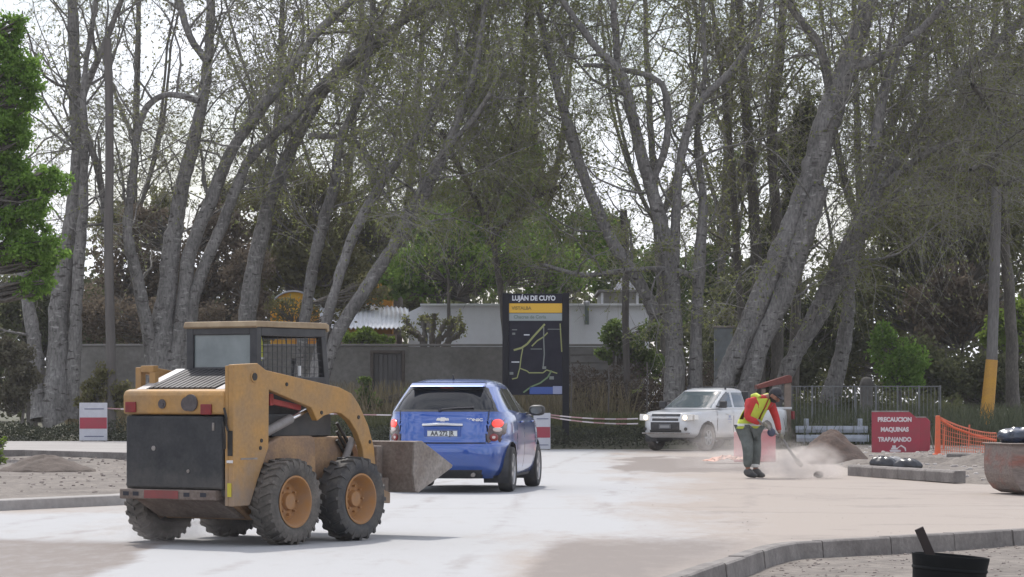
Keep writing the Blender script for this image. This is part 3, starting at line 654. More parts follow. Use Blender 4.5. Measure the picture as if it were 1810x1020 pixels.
leafy('broadleaf_tree', 'rusty brown leaved tree behind the loader cab', 108, 560, 8,
 [(500,470,75,60),(580,440,70,70),(620,500,60,60),(470,380,50,60),(550,350,70,60)], g_rust, 12000, .18, group=BG, trunkr=.2)
leafy('broadleaf_tree', 'reddish brown thicket tree between the thin pole and the fanned trunks', 107, 330, 8,
 [(215,480,70,80),(300,500,60,80),(370,470,80,80),(420,540,60,60),(250,390,60,40),(390,400,50,50)], g_brown, 14000, .17, group=BG, trunkr=.2)
leafy('broadleaf_tree', 'yellow green tree top showing low between the left trunks', 121, 330, 8,
 [(285,370,50,45),(210,400,55,50),(400,360,45,50),(470,320,40,50)], g_olive, 6000, .19, group=BG, trunkr=.2)
leafy('broadleaf_tree', 'dark tree mass behind the leftmost trunks', 104, 60, 8,
 [(40,560,80,90),(120,560,70,80),(20,660,70,50),(180,600,60,50),(70,470,60,60)], g_dark, 15000, .17, group=BG, trunkr=.2)
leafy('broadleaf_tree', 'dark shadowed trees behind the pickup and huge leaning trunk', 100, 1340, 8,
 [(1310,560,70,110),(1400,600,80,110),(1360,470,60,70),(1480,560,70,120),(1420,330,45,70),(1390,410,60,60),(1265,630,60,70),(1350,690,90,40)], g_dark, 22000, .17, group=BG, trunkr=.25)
leafy('broadleaf_tree', 'ivy covered dark green trunk crown beside the top of the huge leaning tree', 94, 1400, 8,
 [(1425,200,28,50),(1400,260,40,60),(1415,330,35,50)], g_dark, 5000, .14, group=BG, trunkr=.2)
leafy('broadleaf_tree', 'broad dark olive tree filling the right side behind the hanging twigs', 101, 1650, 8,
 [(1600,420,90,90),(1700,380,100,100),(1790,420,80,120),(1560,520,70,70),(1760,250,80,90),(1640,290,70,60),(1800,130,60,90)], g_olive, 22000, .17, group=BG, trunkr=.3)
leafy('broadleaf_tree', 'purple brown leaved tree low behind the yellow painted pole', 98, 1700, 8,
 [(1650,560,60,60),(1720,560,70,50),(1690,500,60,40)], g_brown, 9000, .15, group=BG, trunkr=.2)
leafy('broadleaf_tree', 'blackish green shaded shrub mass behind the yellow painted pole', 96, 1740, 8,
 [(1680,660,80,60),(1770,660,80,70),(1600,650,60,60)], g_dark, 14000, .15, group=BG, trunkr=.15, cat='shrub')
leafy('broadleaf_tree', 'light green tree low at the right edge beyond the yellow painted pole', 92, 1800, 8,
 [(1790,600,40,40),(1770,570,25,30),(1812,560,30,40),(1745,595,22,18)], g_lime, 3500, .15, group=BG, trunkr=.12)
leafy('broadleaf_tree', 'mid green far tree showing below the fork of the wide open limbs', 125, 1280, 8,
 [(1270,400,50,60),(1240,480,50,60),(1310,300,40,60),(1285,500,50,60)], g_mid, 6000, .2, group=BG, trunkr=.2)
leafy('broadleaf_tree', 'yellow green young tree between the slanting trunk and the map board', 103, 800, 5,
 [(790,420,60,60),(860,480,50,50),(930,430,50,60),(720,460,40,40),(1000,470,50,40),(870,330,60,60)], g_bright, 9000, .12, group=BG, trunkr=.1)
leafy('hedge_tree', 'brownish thicket filling the gap over the wall left of the orange house', 101, 430, 3,
 [(170,560,60,60),(240,570,60,60),(320,570,60,50),(390,580,60,50),(450,560,40,60),(440,480,50,50)], g_brown, 15000, .13, group=BG, trunkr=.08)
leafy('hedge_tree', 'dark brushwood standing between the orange house and the far trees', 112, 560, 3,
 [(520,420,60,60),(600,440,60,50),(670,470,50,50),(560,500,60,40),(640,380,50,60),(740,380,50,60)], g_olive, 14000, .15, group=BG, trunkr=.12)
leafy('hedge_tree', 'greyish green thicket over the fence at the right edge', 103, 1700, 3,
 [(1560,350,60,80),(1500,480,60,80),(1640,420,60,60),(1740,330,70,70),(1800,300,40,90),(1690,250,60,60),(1560,610,50,60),(1480,640,50,60)], g_olive, 16000, .15, group=BG, trunkr=.12)
leafy('leafy_bush', 'rounded bright green bush behind the fence above the red notice board', 86, 1590, 2,
 [(1588,640,54,48),(1555,598,30,28),(1612,655,34,34)], near_green, 8000, .11, group=None, cat='bush', trunkr=.06)
leafy('leafy_bush', 'dark leafy small tree in front of the white building by the wooden post', 93, 1085, 2,
 [(1085,590,32,26),(1125,615,35,32),(1150,585,22,20),(1075,625,22,18),(1145,645,30,28)], g_mid, 5200, .12, group=None, cat='bush', trunkr=.05)
leafy('leafy_bush', 'bright yellow green shrub peeking over the wall right of the loader cab', 99, 650, 2,
 [(640,596,40,16),(675,604,25,10),(615,600,25,12)], g_lime, 2600, .12, group=None, cat='bush', trunkr=.05)
leafy('leafy_bush', 'green shrub at the foot of the wall left of the blue car', 88, 650, 2,
 [(645,690,16,26),(655,712,24,14),(730,700,20,14)], g_mid, 1800, .10, group=None, cat='bush', trunkr=.04)
leafy('leafy_bush', 'grey green shrub standing below the leftmost trunk', 82, 30, 2,
 [(40,650,40,45),(25,700,45,35),(10,620,30,30)], g_grey, 5000, .11, group=None, cat='bush', trunkr=.05)
leafy('leafy_bush', 'orange and green wild shrub behind the white and red board', 83, 175, 2,
 [(165,690,26,22),(185,660,20,28),(215,700,25,28),(150,710,20,14)], g_rust, 3000, .10, group=None, cat='bush', trunkr=.04)
leafy('leafy_bush', 'sparse rusty bush breaking up the orange house front', 100, 520, 3,
 [(500,545,36,26),(545,550,30,22),(600,560,30,20),(655,512,34,30)], g_rust, 1700, .12, group=None, cat='bush', trunkr=.04)
# foreground branch mass at the left edge: a nearer broadleaf tree
leafy('broadleaf_tree', 'nearer bright leafy tree reaching in from the left edge', 62, -70, 5,
 [(20,100,50,60),(10,200,62,55),(45,150,38,45),(55,350,72,50),(30,420,95,62),(88,325,50,34),(5,300,60,60),(80,450,48,35),(-60,250,90,200),(20,55,30,35),(25,250,45,35),(60,500,45,30)], near_green, 60000, .085, bk=bark_dark, twigs=0, cat='tree', trunkr=.2, base=np.array([0, 0, 3.2]), hollow=.1, sub=30)
# low weeds right in front of the left slab
leafy('weed_clump', 'yellowish weeds at the left edge of the dirt island', 46, -5, 0,
 [(0,800,14,26),(-12,830,26,26),(3,780,10,10)], g_lime, 900, .05, cat='weeds', trunkr=.01, sub=6)

# ------------------------------------------------------------------ wall, buildings
def X_(px, Y): return (px-905)*Y/F
def Z_(py, Y): return CAMH+(HZ-py)*Y/F
YW = 95
ww = empty('boundary_wall', (X_(600, YW), YW, .3), 0, 'long grey concrete block wall with a framed doorway running behind the weeds', 'wall')
def wall_piece(x0, x1, z1, y0=0, th=.2):
    m = MB(); m.box((X_(x0, YW)-ww.location.x, y0, -.3), (X_(x1, YW)-ww.location.x, y0+th, z1-.3)); return m
wp = wall_piece(128, 655, Z_(612, YW)); dx = ww.location.x
wp.box((X_(715, YW)-dx, 0, -.3), (X_(1140, YW)-dx, .2, Z_(613, YW)-.3)); wp.box((X_(655, YW)-dx, 0, Z_(622, YW)-.3), (X_(715, YW)-dx, .2, Z_(612.5, YW)-.3))
wp.build('wall', wall_m, ww)
co = MB()
for px in np.arange(135, 1140, 1): pass
# courses: shallow joints as thin recessed dark strips are carried by real block rows on the lighter right part
rows = MB()
for i in range(5):
    z = Z_(613, YW)-.3-.06-i*.24
    rows.box((X_(1008, YW)-dx, -.03, z-.19), (X_(1139, YW)-dx, -.002, z))
rows.build('block_courses', mat('pale_blocks', (.26, .25, .25), .9, var=(.19, .18, .18), vs=1.5), ww, .01)
cp = MB(); cp.box((X_(128, YW)-dx-.02, -.04, Z_(612, YW)-.3+.003), (X_(1140, YW)-dx, .24, Z_(612, YW)-.3+.07)); cp.build('coping', mat('coping', (.24, .225, .22), .9, var=(.18, .17, .165), vs=2), ww, .01)
dr = MB(); xa, xb, zt = X_(655, YW)-dx, X_(715, YW)-dx, Z_(622, YW)-.3
dr.box((xa-.01, -.06, -.3), (xa+.09, .12, zt+.05)); dr.box((xb-.09, -.06, -.3), (xb+.01, .12, zt+.05)); dr.box((xa+.09, -.06, zt-.05), (xb-.09, .12, zt+.05)); dr.build('door_frame', mat('old_wood', (.075, .062, .055), .8, var=(.11, .09, .08), vs=5), ww, .01)
dl = MB(); dl.box((xa+.09, .05, -.3), (xb-.09, .09, zt-.05))
for i in range(6): x = xa+.12+i*.145; dl.box((x, .02, -.28), (x+.12, .047, zt-.08))
dl.build('door', mat('grey_door', (.125, .12, .125), .8, var=(.09, .085, .085), vs=4, stretch=(1, 1, .2)), ww, .004)
YB = 105
bb = empty('white_building', (X_(920, YB), YB, .3), 0, 'long low white walled building with a flat roof behind the grey wall and map board', 'building'); dx = bb.location.x
m = MB(); m.prism([(X_(722, YB)-dx, -.3), (X_(722, YB)-dx, Z_(552, YB)-.3), (X_(745, YB)-dx, Z_(541, YB)-.3), (X_(1147, YB)-dx, Z_(541, YB)-.3), (X_(1147, YB)-dx, -.3)], 'y', 0, 7.0); m.build('wall', white_wall, bb)
m = MB(); m.box((X_(743, YB)-dx, -.12, Z_(541, YB)-.3+.004), (X_(1150, YB)-dx, 7.1, Z_(537, YB)-.3)); m.build('roof', mat('parapet', (.68, .68, .70), .8), bb, .01)
m = MB(); m.tube([(X_(1037, YB)-dx, -.25, Z_(574, YB)-.3), (X_(1037, YB)-dx, -.25, Z_(540, YB)-.3)], .075, 10); m.build('chimney_pipe', mat('pipe_green', (.11, .14, .13), .5), bb, 0, True)
m = MB(); m.lathe([(.0, .16), (.10, .13), (.11, .06), (.085, 0), (.076, -.02)], 'z', (X_(1037, YB)-dx, -.25, Z_(540, YB)-.3), 12); m.build('pipe_cap', white_sign, bb, 0, True)
for q in (556, 568):
    m = MB(); m.box((X_(1034, YB)-dx, -.18, Z_(q, YB)-.3), (X_(1040, YB)-dx, 0, Z_(q, YB)-.27)); m.build('pipe_bracket', steel, bb)
# house with a gable far behind
YG = 117
hh = empty('gable_house', (X_(1095, YG), YG, .3), 0, 'pale house with a small white gable and roof terrace behind the wooden post', 'house'); dx = hh.location.x
gz = lambda p: Z_(p, YG)-.3
m = MB(); m.box((X_(1062, YG)-dx, 0, -.3), (X_(1128, YG)-dx, 5, gz(518))); m.build('wall', mat('pale_house', (.40, .39, .38), .9, var=(.33, .32, .31), vs=1), hh)
m = MB(); m.box((X_(1056, YG)-dx, -.5, gz(517.7)), (X_(1132, YG)-dx, 5.3, gz(513))); m.build('terrace_slab', mat('slab_grey', (.20, .19, .19), .9), hh, .02)
m = MB(); m.prism([(X_(1084, YG)-dx, gz(512.7)), (X_(1128, YG)-dx, gz(512.7)), (X_(1106, YG)-dx, gz(483))], 'y', 1.0, 4.5); m.build('gable', white_wall, hh)
for q in (1062, 1124):
    m = MB(); m.box((X_(q, YG)-dx, -.4, -.3), (X_(q+4, YG)-dx, -.25, gz(517.9))); m.build('pillar', white_wall, hh)
# orange walled house with a corrugated white roof
YO = 104
ho = empty('orange_house', (X_(600, YO), YO, .3), 0, 'orange and yellow house with round topped walls under a white corrugated roof', 'house'); dx = ho.location.x
zz = lambda p: Z_(p, YO)-.3; xx = lambda p: X_(p, YO)-dx
or_m = mat('orange_render', (.60, .20, .02), .85, var=(.68, .40, .04), vs=.9, fine=.06)
m = MB(); m.prism([(xx(478), -.3)]+[(xx(519-41*math.cos(a)), zz(552-36*math.sin(a))) for a in np.linspace(0, math.pi, 15)]+[(xx(560), -.3)], 'y', 0, 1.6); m.build('wall', or_m, ho)
m = MB(); m.prism([(xx(600), 0)]+[(xx(641-41*math.cos(a)), zz(520-42*math.sin(a))) for a in np.linspace(0, math.pi, 15)]+[(xx(682), 0)], 'y', 5.6, 6.6); m.build('upper_wall', or_m, ho, .02)
m = MB(); m.box((xx(560)+.003, .4, -.3), (xx(700), 6.0, zz(590))); m.build('side_wall', mat('side_pink', (.36, .26, .22), .9), ho)
cor = MB(); nx_ = 84; A = (xx(485), -.25, zz(519)); B_ = (xx(724), -.25, zz(588)); 
vs = []; fs = []
for i in range(nx_+1):
    t_ = i/nx_; x = xx(560)*(1-t_)+xx(726)*t_
    for j in range(2):
        yy = -.3 if j == 0 else 5.5; h = zz(580) if j == 0 else zz(519)
        h -= (.34*t_ if j else .0); vs.append((x if j == 0 else xx(540)*(1-t_)+xx(712)*t_, yy, h+.035*math.sin(i*math.pi/2)))
n0 = len(vs)
for v_ in list(vs): vs.append((v_[0], v_[1], v_[2]-.03))
for i in range(nx_): a = 2*i; fs += [(a, a+2, a+3, a+1), (n0+a, n0+a+1, n0+a+3, n0+a+2)]
cor.add(vs, fs); cor.build('roof', mat('white_sheet_roof', (.82, .83, .86), .45, var=(.62, .63, .67), vs=.8, vd=4), ho)
m = MB(); m.prism([(xx(519-44*math.cos(a)), zz(552-39*math.sin(a))) for a in np.linspace(0.5, math.pi-.3, 15)]+[(xx(519-41.4*math.cos(a)), zz(552-36.4*math.sin(a))) for a in np.linspace(math.pi-.3, .5, 15)], 'y', -.1, 1.7); m.build('verge_board', white_sign, ho)
# pruned tree in front of white building
YP = 98
pt = empty('pruned_tree', (X_(765, YP), YP, .3), 0, 'pruned tree with stubby leafy arms in front of the white building', 'tree'); o0 = np.array([X_(765, YP), YP, .3])
arms = [[(752,640),(745,600),(722,575),(716,562)],[(752,640),(750,585),(746,560)],[(762,640),(765,590),(768,556)],[(770,640),(778,590),(790,566)],[(772,640),(790,605),(806,575),(812,560)],[(745,600),(733,590),(712,580)],[(778,600),(795,585),(800,563)],[(765,600),(757,575),(756,562)],[(790,605),(812,590),(818,575)]]
tr = []; pts = []
for k, a in enumerate(arms):
    P = catmull([at(u, v, YP+.35*math.sin(k*2.1)*i) for i, (u, v) in enumerate(a)], 5)-o0; tr.append((P, np.linspace(.095, .075, len(P))*(1+.35*np.sin(np.arange(len(P))*2.1))))
    for i in range(95):
        t_ = random.random()**.5; q = P[int((.40+.60*t_)*(len(P)-1))]; pts.append(q+rng.normal(size=3)*.085)
tr.append((np.array([[-.05, 0, -.3], [-.03, 0, .8], [0, 0, 1.55]]), np.array([.2, .17, .13])))
groups_ = tubes(tr, 7); npmesh('trunk', groups_[0], groups_[1], bark_dark, pt, True)
V, Q = leaf_quads(np.array(pts), .11, aspect=.6); npmesh('crown', V, Q, g_olive, pt, False, {'rnd': ('FACE', rng.random(len(Q)))})

# ------------------------------------------------------------------ weeds and hedges (uncountable)
def blades(name, n_, fx, h, wd, m, label, leafy_=0):
    C0 = np.array([fx() for _ in range(n_)]); hh_ = h*rng.uniform(.4, 1.2, n_)
    d = rng.normal(size=(n_, 3))*.28; d[:, 2] = 1; tip = C0+d*hh_[:, None]; e = rng.normal(size=(n_, 3)); e[:, 2] = 0; e /= np.linalg.norm(e, axis=1, keepdims=True); e *= wd/2
    V = np.stack([C0-e, C0+e, tip+e*.25, tip-e*.25], 1).reshape(-1, 3); Q = np.arange(n_*4).reshape(-1, 4); r_ = rng.random(n_)
    o = npmesh(name, V, Q, m, None, False, {'rnd': ('FACE', np.clip(r_*.7+.4*fbm(C0[:, 0]*.6, C0[:, 1]*.6), 0, 1))}); tag(o, label, None, None, 'stuff'); return o
def zg(x, y): return float(terrain_z(np.array(x), np.array(y)))
def strip(px0, px1, y0, y1):
    def f():
        y = random.uniform(y0, y1); x = (random.uniform(px0, px1)-905)*y/F; return (x, y, zg(x, y)-.02)
    return f
blades('dry_weeds', 9000, strip(120, 1120, 86, 94.5), 1.3, .035, g_straw, 'tall dry straw coloured weeds growing along the grey wall')
blades('wild_grass', 9000, strip(560, 1180, 81.5, 88), .55, .03, leafmat('grass_green', (.08, .085, .045), (.15, .155, .07), .35), 'pale green wild grass on the bank below the map board')
blades('wild_grass', 7000, strip(1380, 1830, 79, 92), .75, .035, leafmat('grass_greyish', (.06, .075, .045), (.15, .16, .10), .3), 'grey green wild grass behind the bar fence on the right')
def lowhedge(name, px0, px1, y0, y1, ztop, n_, m, label, sz=.07):
    P = []
    while len(P) < n_:
        y = random.uniform(y0, y1); u = random.uniform(px0, px1); x = (u-905)*y/F; g0 = zg(x, y)
        top = ztop*(.55+.6*vnoise(x*1.3+5, y*1.1))
        P.append((x, y, g0+random.random()**.7*top))
    P = np.array(P); V, Q = leaf_quads(P, sz, aspect=.6); o = npmesh(name, V, Q, m, None, False, {'rnd': ('FACE', np.clip(rng.random(len(Q))*.6+.5*vnoise(P[:, 0]*2, P[:, 2]*3), 0, 1))}); tag(o, label, None, None, 'stuff')
lowhedge('ground_cover', -40, 1180, 78.6, 80.8, .55, 26000, leafmat('hedge_leaves', (.03, .034, .024), (.085, .09, .06), .2, (.13, .12, .10)), 'low dark tangled ground cover lining the far edge of the road')
lowhedge('ground_cover', 1180, 1560, 79.6, 82, .4, 9000, leafmat('dark_cover_leaves', (.025, .028, .02), (.07, .072, .05), .2), 'low dark ground cover behind the pickup and the soil heap')  # leaf colour a little darker than along the road edge
lowhedge('brush', 1000, 1290, 88, 93, 1.9, 15000, leafmat('dead_brush', (.045, .036, .03), (.12, .10, .085), .2), 'brown dead brush in front of the wall right of the map board', .09)
lowhedge('brush', 1400, 1700, 88, 92, 1.2, 9000, g_dark, 'dark undergrowth behind the bar fence', .1)

lowhedge('distant_woodland', -700, 2600, 124, 134, 7.0, 75000, g_dark, 'distant dark woodland closing the gaps low between the trunks', .32)
# ------------------------------------------------------------------ poles
def pole(name, px, Y, py_top, r0, r1, m, label, cat, wob=.03, pb=None):
    x = X_(px, Y); z0 = .2; zt = Z_(py_top, Y); P = [(x+(X_(pb, Y)-x if pb else 0)*(1-i/6)+wob*math.sin(i*1.7)*(i > 0), Y, z0+(zt-z0)*i/6) for i in range(7)]
    m_ = MB(); m_.tube(P, [r0+(r1-r0)*i/6 for i in range(7)], 12); o = m_.build(name, m, None, 0, True); tag(o, label, cat); return o
grey_wood = mat('weathered_wood', (.13, .115, .105), .9, var=(.085, .075, .07), vs=6, stretch=(1, 1, .12), bump=.3)
pole('wooden_pole', 191, 83, 68, .14, .11, grey_wood, 'thin weathered wooden pole standing free beside the left trunks', 'pole', pb=196)
pole('wooden_post', 1103, 89, 372, .10, .11, grey_wood, 'tall dark wooden post in front of the gable house', 'post', .02, pb=1110)
up = empty('utility_pole', (X_(1741, 84), 84, .36), 0, 'grey utility pole with a yellow painted lower part near the right edge', 'pole')
m = MB(); m.tube([(.19, 0, Z_(640, 84)-.36), (.27, .02, Z_(480, 84)-.36), (.30, .02, Z_(390, 84)-.36), (.33, .03, Z_(330, 84)-.36)], [.155, .15, .145, .13], 14); m.build('shaft', mat('pole_concrete', (.175, .165, .155), .9, var=(.12, .11, .105), vs=3, fine=.2, stretch=(1, 1, .2)), up, 0, True)
m = MB(); m.tube([(0, 0, 0), (.10, 0, 1.0), (.19, 0, Z_(636, 84)-.36)], [.20, .185, .168], 16); m.build('painted_base', mat('road_yellow', (.56, .29, .035), .7, var=(.48, .25, .05), vs=3, fine=.08), up, 0, True)
m = MB(); m.box((-.36, -.3, -.12), (.36, .3, .02)); m.build('footing', slab_top, up, .02)
gp = empty('stone_post', (X_(1532, 87), 87, .33), 0, 'round topped stone gate post behind the red notice board', 'gate post')
m = MB(); m.box((-.17, -.15, 0), (.17, .15, 1.35)); m.build('shaft', mat('old_stone', (.20, .185, .175), .95, var=(.13, .12, .11), vs=5, bump=.4), gp, .02)
m = MB(); m.lathe([(.0, .24), (.08, .225), (.16, .16), (.20, .06), (.205, 0), (.17, -.015)], 'z', (0, 0, 1.37), 16); m.build('cap', MATS['old_stone'], gp, 0, True)
m = MB(); m.box((-.24, -.2, -.1), (.24, .2, .12)); m.build('plinth', MATS['old_stone'], gp, .02)
for px, h0, h1 in ((1144, 640, 700), (1076, 650, 715), (1010, 650, 730)):
    o = pole('stake', px, 84.5, h0, .022, .02, grey_wood, {1144: 'thin wooden stake below the leafy small tree', 1076: 'thin wooden stake in the pale grass right of the map board', 1010: 'thin stake directly beside the right leg of the map board'}[px], 'stake', .01)
# power lines crossing the top
def cable(name, a, b_, sag, label):
    P = []
    for i in range(25): t_ = i/24; P.append(Vector(a).lerp(Vector(b_), t_)-Vector((0, 0, sag*4*t_*(1-t_))))
    m = MB(); m.tube(P, .013, 5); o = m.build(name, ink); tag(o, label, 'cable')


# ------------------------------------------------------------------ bar fence on the right
fe = empty('bar_fence', (X_(1400, 82), 82, .3), 0, 'thin grey vertical bar fence behind the soil heap', 'fence'); dx = fe.location.x; fence_m = mat('fence_metal', (.17, .175, .17), .6, var=(.11, .11, .11), vs=3)
x0 = X_(1398, 82)-dx; x1 = X_(1662, 82)-dx; zt = Z_(683, 82)-.3
for i in range(8):
    x = x0+(x1-x0)*i/7; m = MB(); m.box((x-.022, -.022, -.2), (x+.022, .022, zt+.03)); m.build('post', fence_m, fe)
for z in (zt, .32):
    m = MB(); m.box((x0+.023, -.012, z-.014), (x1-.023, .012, z+.014)); m.build('rail', fence_m, fe)
for i in range(40):
    x = x0+(x1-x0)*(i+.5)/40; m = MB(); m.tube([(x, -.024, .1), (x, -.024, zt-.02)], .009, 5); m.build('bar', fence_m, fe)
# pale stacked guard beams
gb = mat('guard_blue_grey', (.33, .36, .41), .6, var=(.24, .25, .28), vs=4)
for k, (z, yy) in enumerate(((.27, 79.0), (.50, 79.25))):
    m = MB(); m.prism([(0, -.09), (.05, -.09), (.09, -.03), (.03, 0), (.09, .03), (.05, .09), (0, .09), (-.02, 0)], 'x', X_(1408, 79), X_(1536, 79)); o = m.build('guard_beam', gb, None, .006)
    o.location = (0, yy, z); o.rotation_euler = (0, 0, 0); tag(o, ['pale blue grey guard beam lying low beside the red notice board', 'upper pale guard beam resting over the lower one behind the soil heap'][k], 'guard rail')
for k, px in enumerate((1425, 1520)):
    m = MB(); m.box((-.06, 0, -.3), (.06, .12, .36)); m.box((-.12, -.01, -.3), (.12, .13, -.2)); o = m.build('beam_trestle', gb, None, .008); o.location = (X_(px, 79.5), 79.42, .42); tag(o, ['short stand holding the guard beams at their left end', 'short stand holding the guard beams at their right end'][k], 'stand')

# ------------------------------------------------------------------ map totem
YT = 80; s_ = F/YT
tt = empty('map_board', (X_(946.5, YT), YT, .2), 0, 'tall black framed town map board on two legs with a yellow band', 'sign'); oz = .2
tot_b = mat('totem_black', (.008, .008, .012), .7, spec=.25); tx = lambda p: (p-946.5)/s_; tz = lambda p: CAMH+(HZ-p)/s_-oz
m = MB(); m.box((tx(888), -.09, -.3), (tx(899), .09, tz(518))); m.build('leg', tot_b, tt, .01)
m = MB(); m.box((tx(994), -.09, -.3), (tx(1006), .09, tz(518))); m.build('leg', tot_b, tt, .01)
m = MB(); m.box((tx(899)+.001, -.05, tz(698)), (tx(994)-.001, .05, tz(519))); m.build('panel', sign_dark, tt, .004)
map_y = mat('map_yellow_green', (.26, .27, .10), .6); map_g = mat('map_grey', (.17, .18, .17), .6); band_y = mat('band_yellow', (.62, .36, .03), .6); band_g = mat('band_grey', (.26, .29, .29), .6); band_b = mat('band_blue', (.035, .075, .28), .6); band_t = mat('totem_lettering', (.58, .58, .62), .6)
m = MB(); m.box((tx(900), -.058, tz(553)), (tx(993.5), -.051, tz(536.5))); m.build('band', band_y, tt, label='yellow band with dark lettering')
m = MB(); m.box((tx(900), -.058, tz(567)), (tx(993.5), -.051, tz(554))); m.build('band', band_g, tt, label='grey band with green grey lettering')
m = MB(); m.box((tx(936), -.058, tz(696.5)), (tx(977), -.051, tz(684))); m.build('band', band_b, tt, label='blue band at the foot of the map')
m = MB(); m.box((tx(977.2), -.058, tz(696.5)), (tx(993.5), -.051, tz(682.5))); m.build('band', mat('band_lavender', (.26, .28, .42), .6), tt, label='lavender block right of the blue band')
text('LUJÁN DE CUYO', .175, band_t, tt, (tx(905), -.052, tz(527.5)), (R(90), 0, 0), 'lettering', .004, 'LEFT', .006, .87)
text('VISTALBA', .12, mat('band_dark', (.22, .14, .02), .6), tt, (tx(904.5), -.060, tz(545)), (R(90), 0, 0), 'lettering', .003, 'LEFT', .004)
text('Chacras de Coria', .12, mat('band_greygreen', (.12, .16, .14), .6), tt, (tx(908), -.060, tz(560.5)), (R(90), 0, 0), 'lettering', .003, 'LEFT', .003)
def mline(pl, wd, m_): 
    q = MB()
    for (a, b_), (c_, d_) in zip(pl, pl[1:]):
        A = Vector((tx(a), -.0545, tz(b_))); B2 = Vector((tx(c_), -.0545, tz(d_))); t_ = (B2-A).normalized(); nn = Vector((-t_.z, 0, t_.x))*wd/2
        e = Vector((0, .0035, 0)); q.add([A-nn-e, B2-nn-e, B2+nn-e, A+nn-e, A-nn+e, B2-nn+e, B2+nn+e, A+nn+e], [(0,1,2,3),(7,6,5,4),(0,4,5,1),(1,5,6,2),(2,6,7,3),(3,7,4,0)])
    return q
for pl, wd, m_ in (([(908,619),(922,615),(932,608),(942,596),(952,585),(963,573)], .05, map_y), ([(940,612),(950,602),(960,596),(968,588)], .035, map_y), ([(924,616),(921,632),(919,650),(914,668),(905,670)], .028, map_y),
                   ([(961,578),(961,600),(962,626),(960,650)], .03, map_g), ([(990,572),(991,590),(993,622)], .03, map_y), ([(919,651),(932,656),(935,659),(960,659),(966,654),(985,660)], .03, map_y),
                   ([(975,655),(968,667),(955,677),(938,684),(925,694)], .04, mat('map_green', (.13, .19, .09), .6)), ([(938,617),(958,617)], .02, map_g), ([(968,582),(992,582)], .018, map_g), ([(905,583),(914,583)], .025, map_g), ([(926,592),(936,592)], .03, band_t), ([(904,640),(918,640)], .028, band_t)):
    mline(pl, wd, m_).build('map_line', m_, tt)
for u, v, r_ in ((904, 660, .05), (962, 650, .05), (908, 590, .04), (975, 668, .06)):
    m = MB(); m.box((tx(u)-r_, -.0575, tz(v)-r_*.7), (tx(u)+r_, -.0511, tz(v)+r_*.7)); m.build('map_label', map_g, tt)

# ------------------------------------------------------------------ striped boards, tape
def striped_board(px, py0, py1, Y, wpx, z0, label, group, w2=1.0):
    s_ = F/Y; t = empty('barrier_board', (X_(px, Y), Y, z0), R(4), label, 'barrier', group); wd = wpx/s_; h = CAMH+(HZ-py0)/s_-z0
    m = MB(); m.box((-wd/2, -.02, .02), (wd/2, .02, h)); m.build('panel', white_sign, t, .006)
    m = MB(); m.box((-wd/2+.01, -.027, h*.33), (wd/2-.01, -.0205, h*.62)); m.build('red_band', sign_red, t)
    for zq in (.12, .83):
        m = MB(); m.box((-wd*.32, -.027, h*zq), (wd*.38, -.0205, h*zq+.022)); m.build('printed_line', mat('print_blue', (.10, .11, .18), .6) if 'print_blue' not in MATS else MATS['print_blue'], t)
    for sx in (-1, 1):
        m = MB(); m.box((sx*wd*.4-.025, 0.021, .0), (sx*wd*.4+.025, .06, h*.9)); m.box((sx*wd*.4-.025, .021, -.0), (sx*wd*.4+.025, .40, .04)); m.build('foot', steel, t)
    return t
striped_board(165, 712, 778, 75.6, 49, .236, 'white board with a red middle band standing on the raised slab at the left', 'white and red boards holding the tape')
striped_board(958, 730, 797, 77.2, 30, .0, 'white and red board partly hidden behind the blue car mirror', 'white and red boards holding the tape')
tape_w = mat('tape_white', (.48, .42, .41), .5); tape_r = mat('tape_red', (.33, .19, .18), .5)
def tape(a, b_, sag, label, wd=.032):
    t = empty('barrier_tape', tuple(a), 0, label, 'tape', 'striped tape strung along the road edge'); a = Vector(a); b_ = Vector(b_); n_ = max(8, int((b_-a).length/.35)); w_ = MB(); idx_ = []
    for i in range(n_):
        p = [a.lerp(b_, q/n_)-Vector((0, 0, sag*4*(q/n_)*(1-q/n_)))-a for q in (i, i+1)]; tw_ = .012
        vs = [(p[0].x, p[0].y-tw_, p[0].z), (p[1].x, p[1].y-tw_, p[1].z), (p[1].x, p[1].y+tw_*math.sin(i), p[1].z+wd), (p[0].x, p[0].y+tw_*math.sin(i), p[0].z+wd)]
        vs += [(q[0], q[1]+.003, q[2]) for q in vs]
        w_.add(vs, [(0,1,2,3),(7,6,5,4),(0,4,5,1),(3,2,6,7)]); idx_ += [1-i % 2]*4
    o = w_.build('striped_film', tape_w, t); o.data.materials.append(tape_r); o.data.polygons.foreach_set('material_index', idx_)
tape(at(970, 734, 77.3), at(1128, 741, 77.6), .05, 'upper strand of red and white tape between the map board and the pickup')
tape(at(970, 738, 77.25), at(1128, 750, 77.5), .06, 'lower strand of red and white tape between the map board and the pickup')
tape(at(188, 723, 75.8), at(640, 733, 77), .03, 'long tape strand running from the left white board behind the loader')
tape(at(640, 734, 77), at(946, 734, 77.2), .02, 'tape strand between the loader and the blue car')

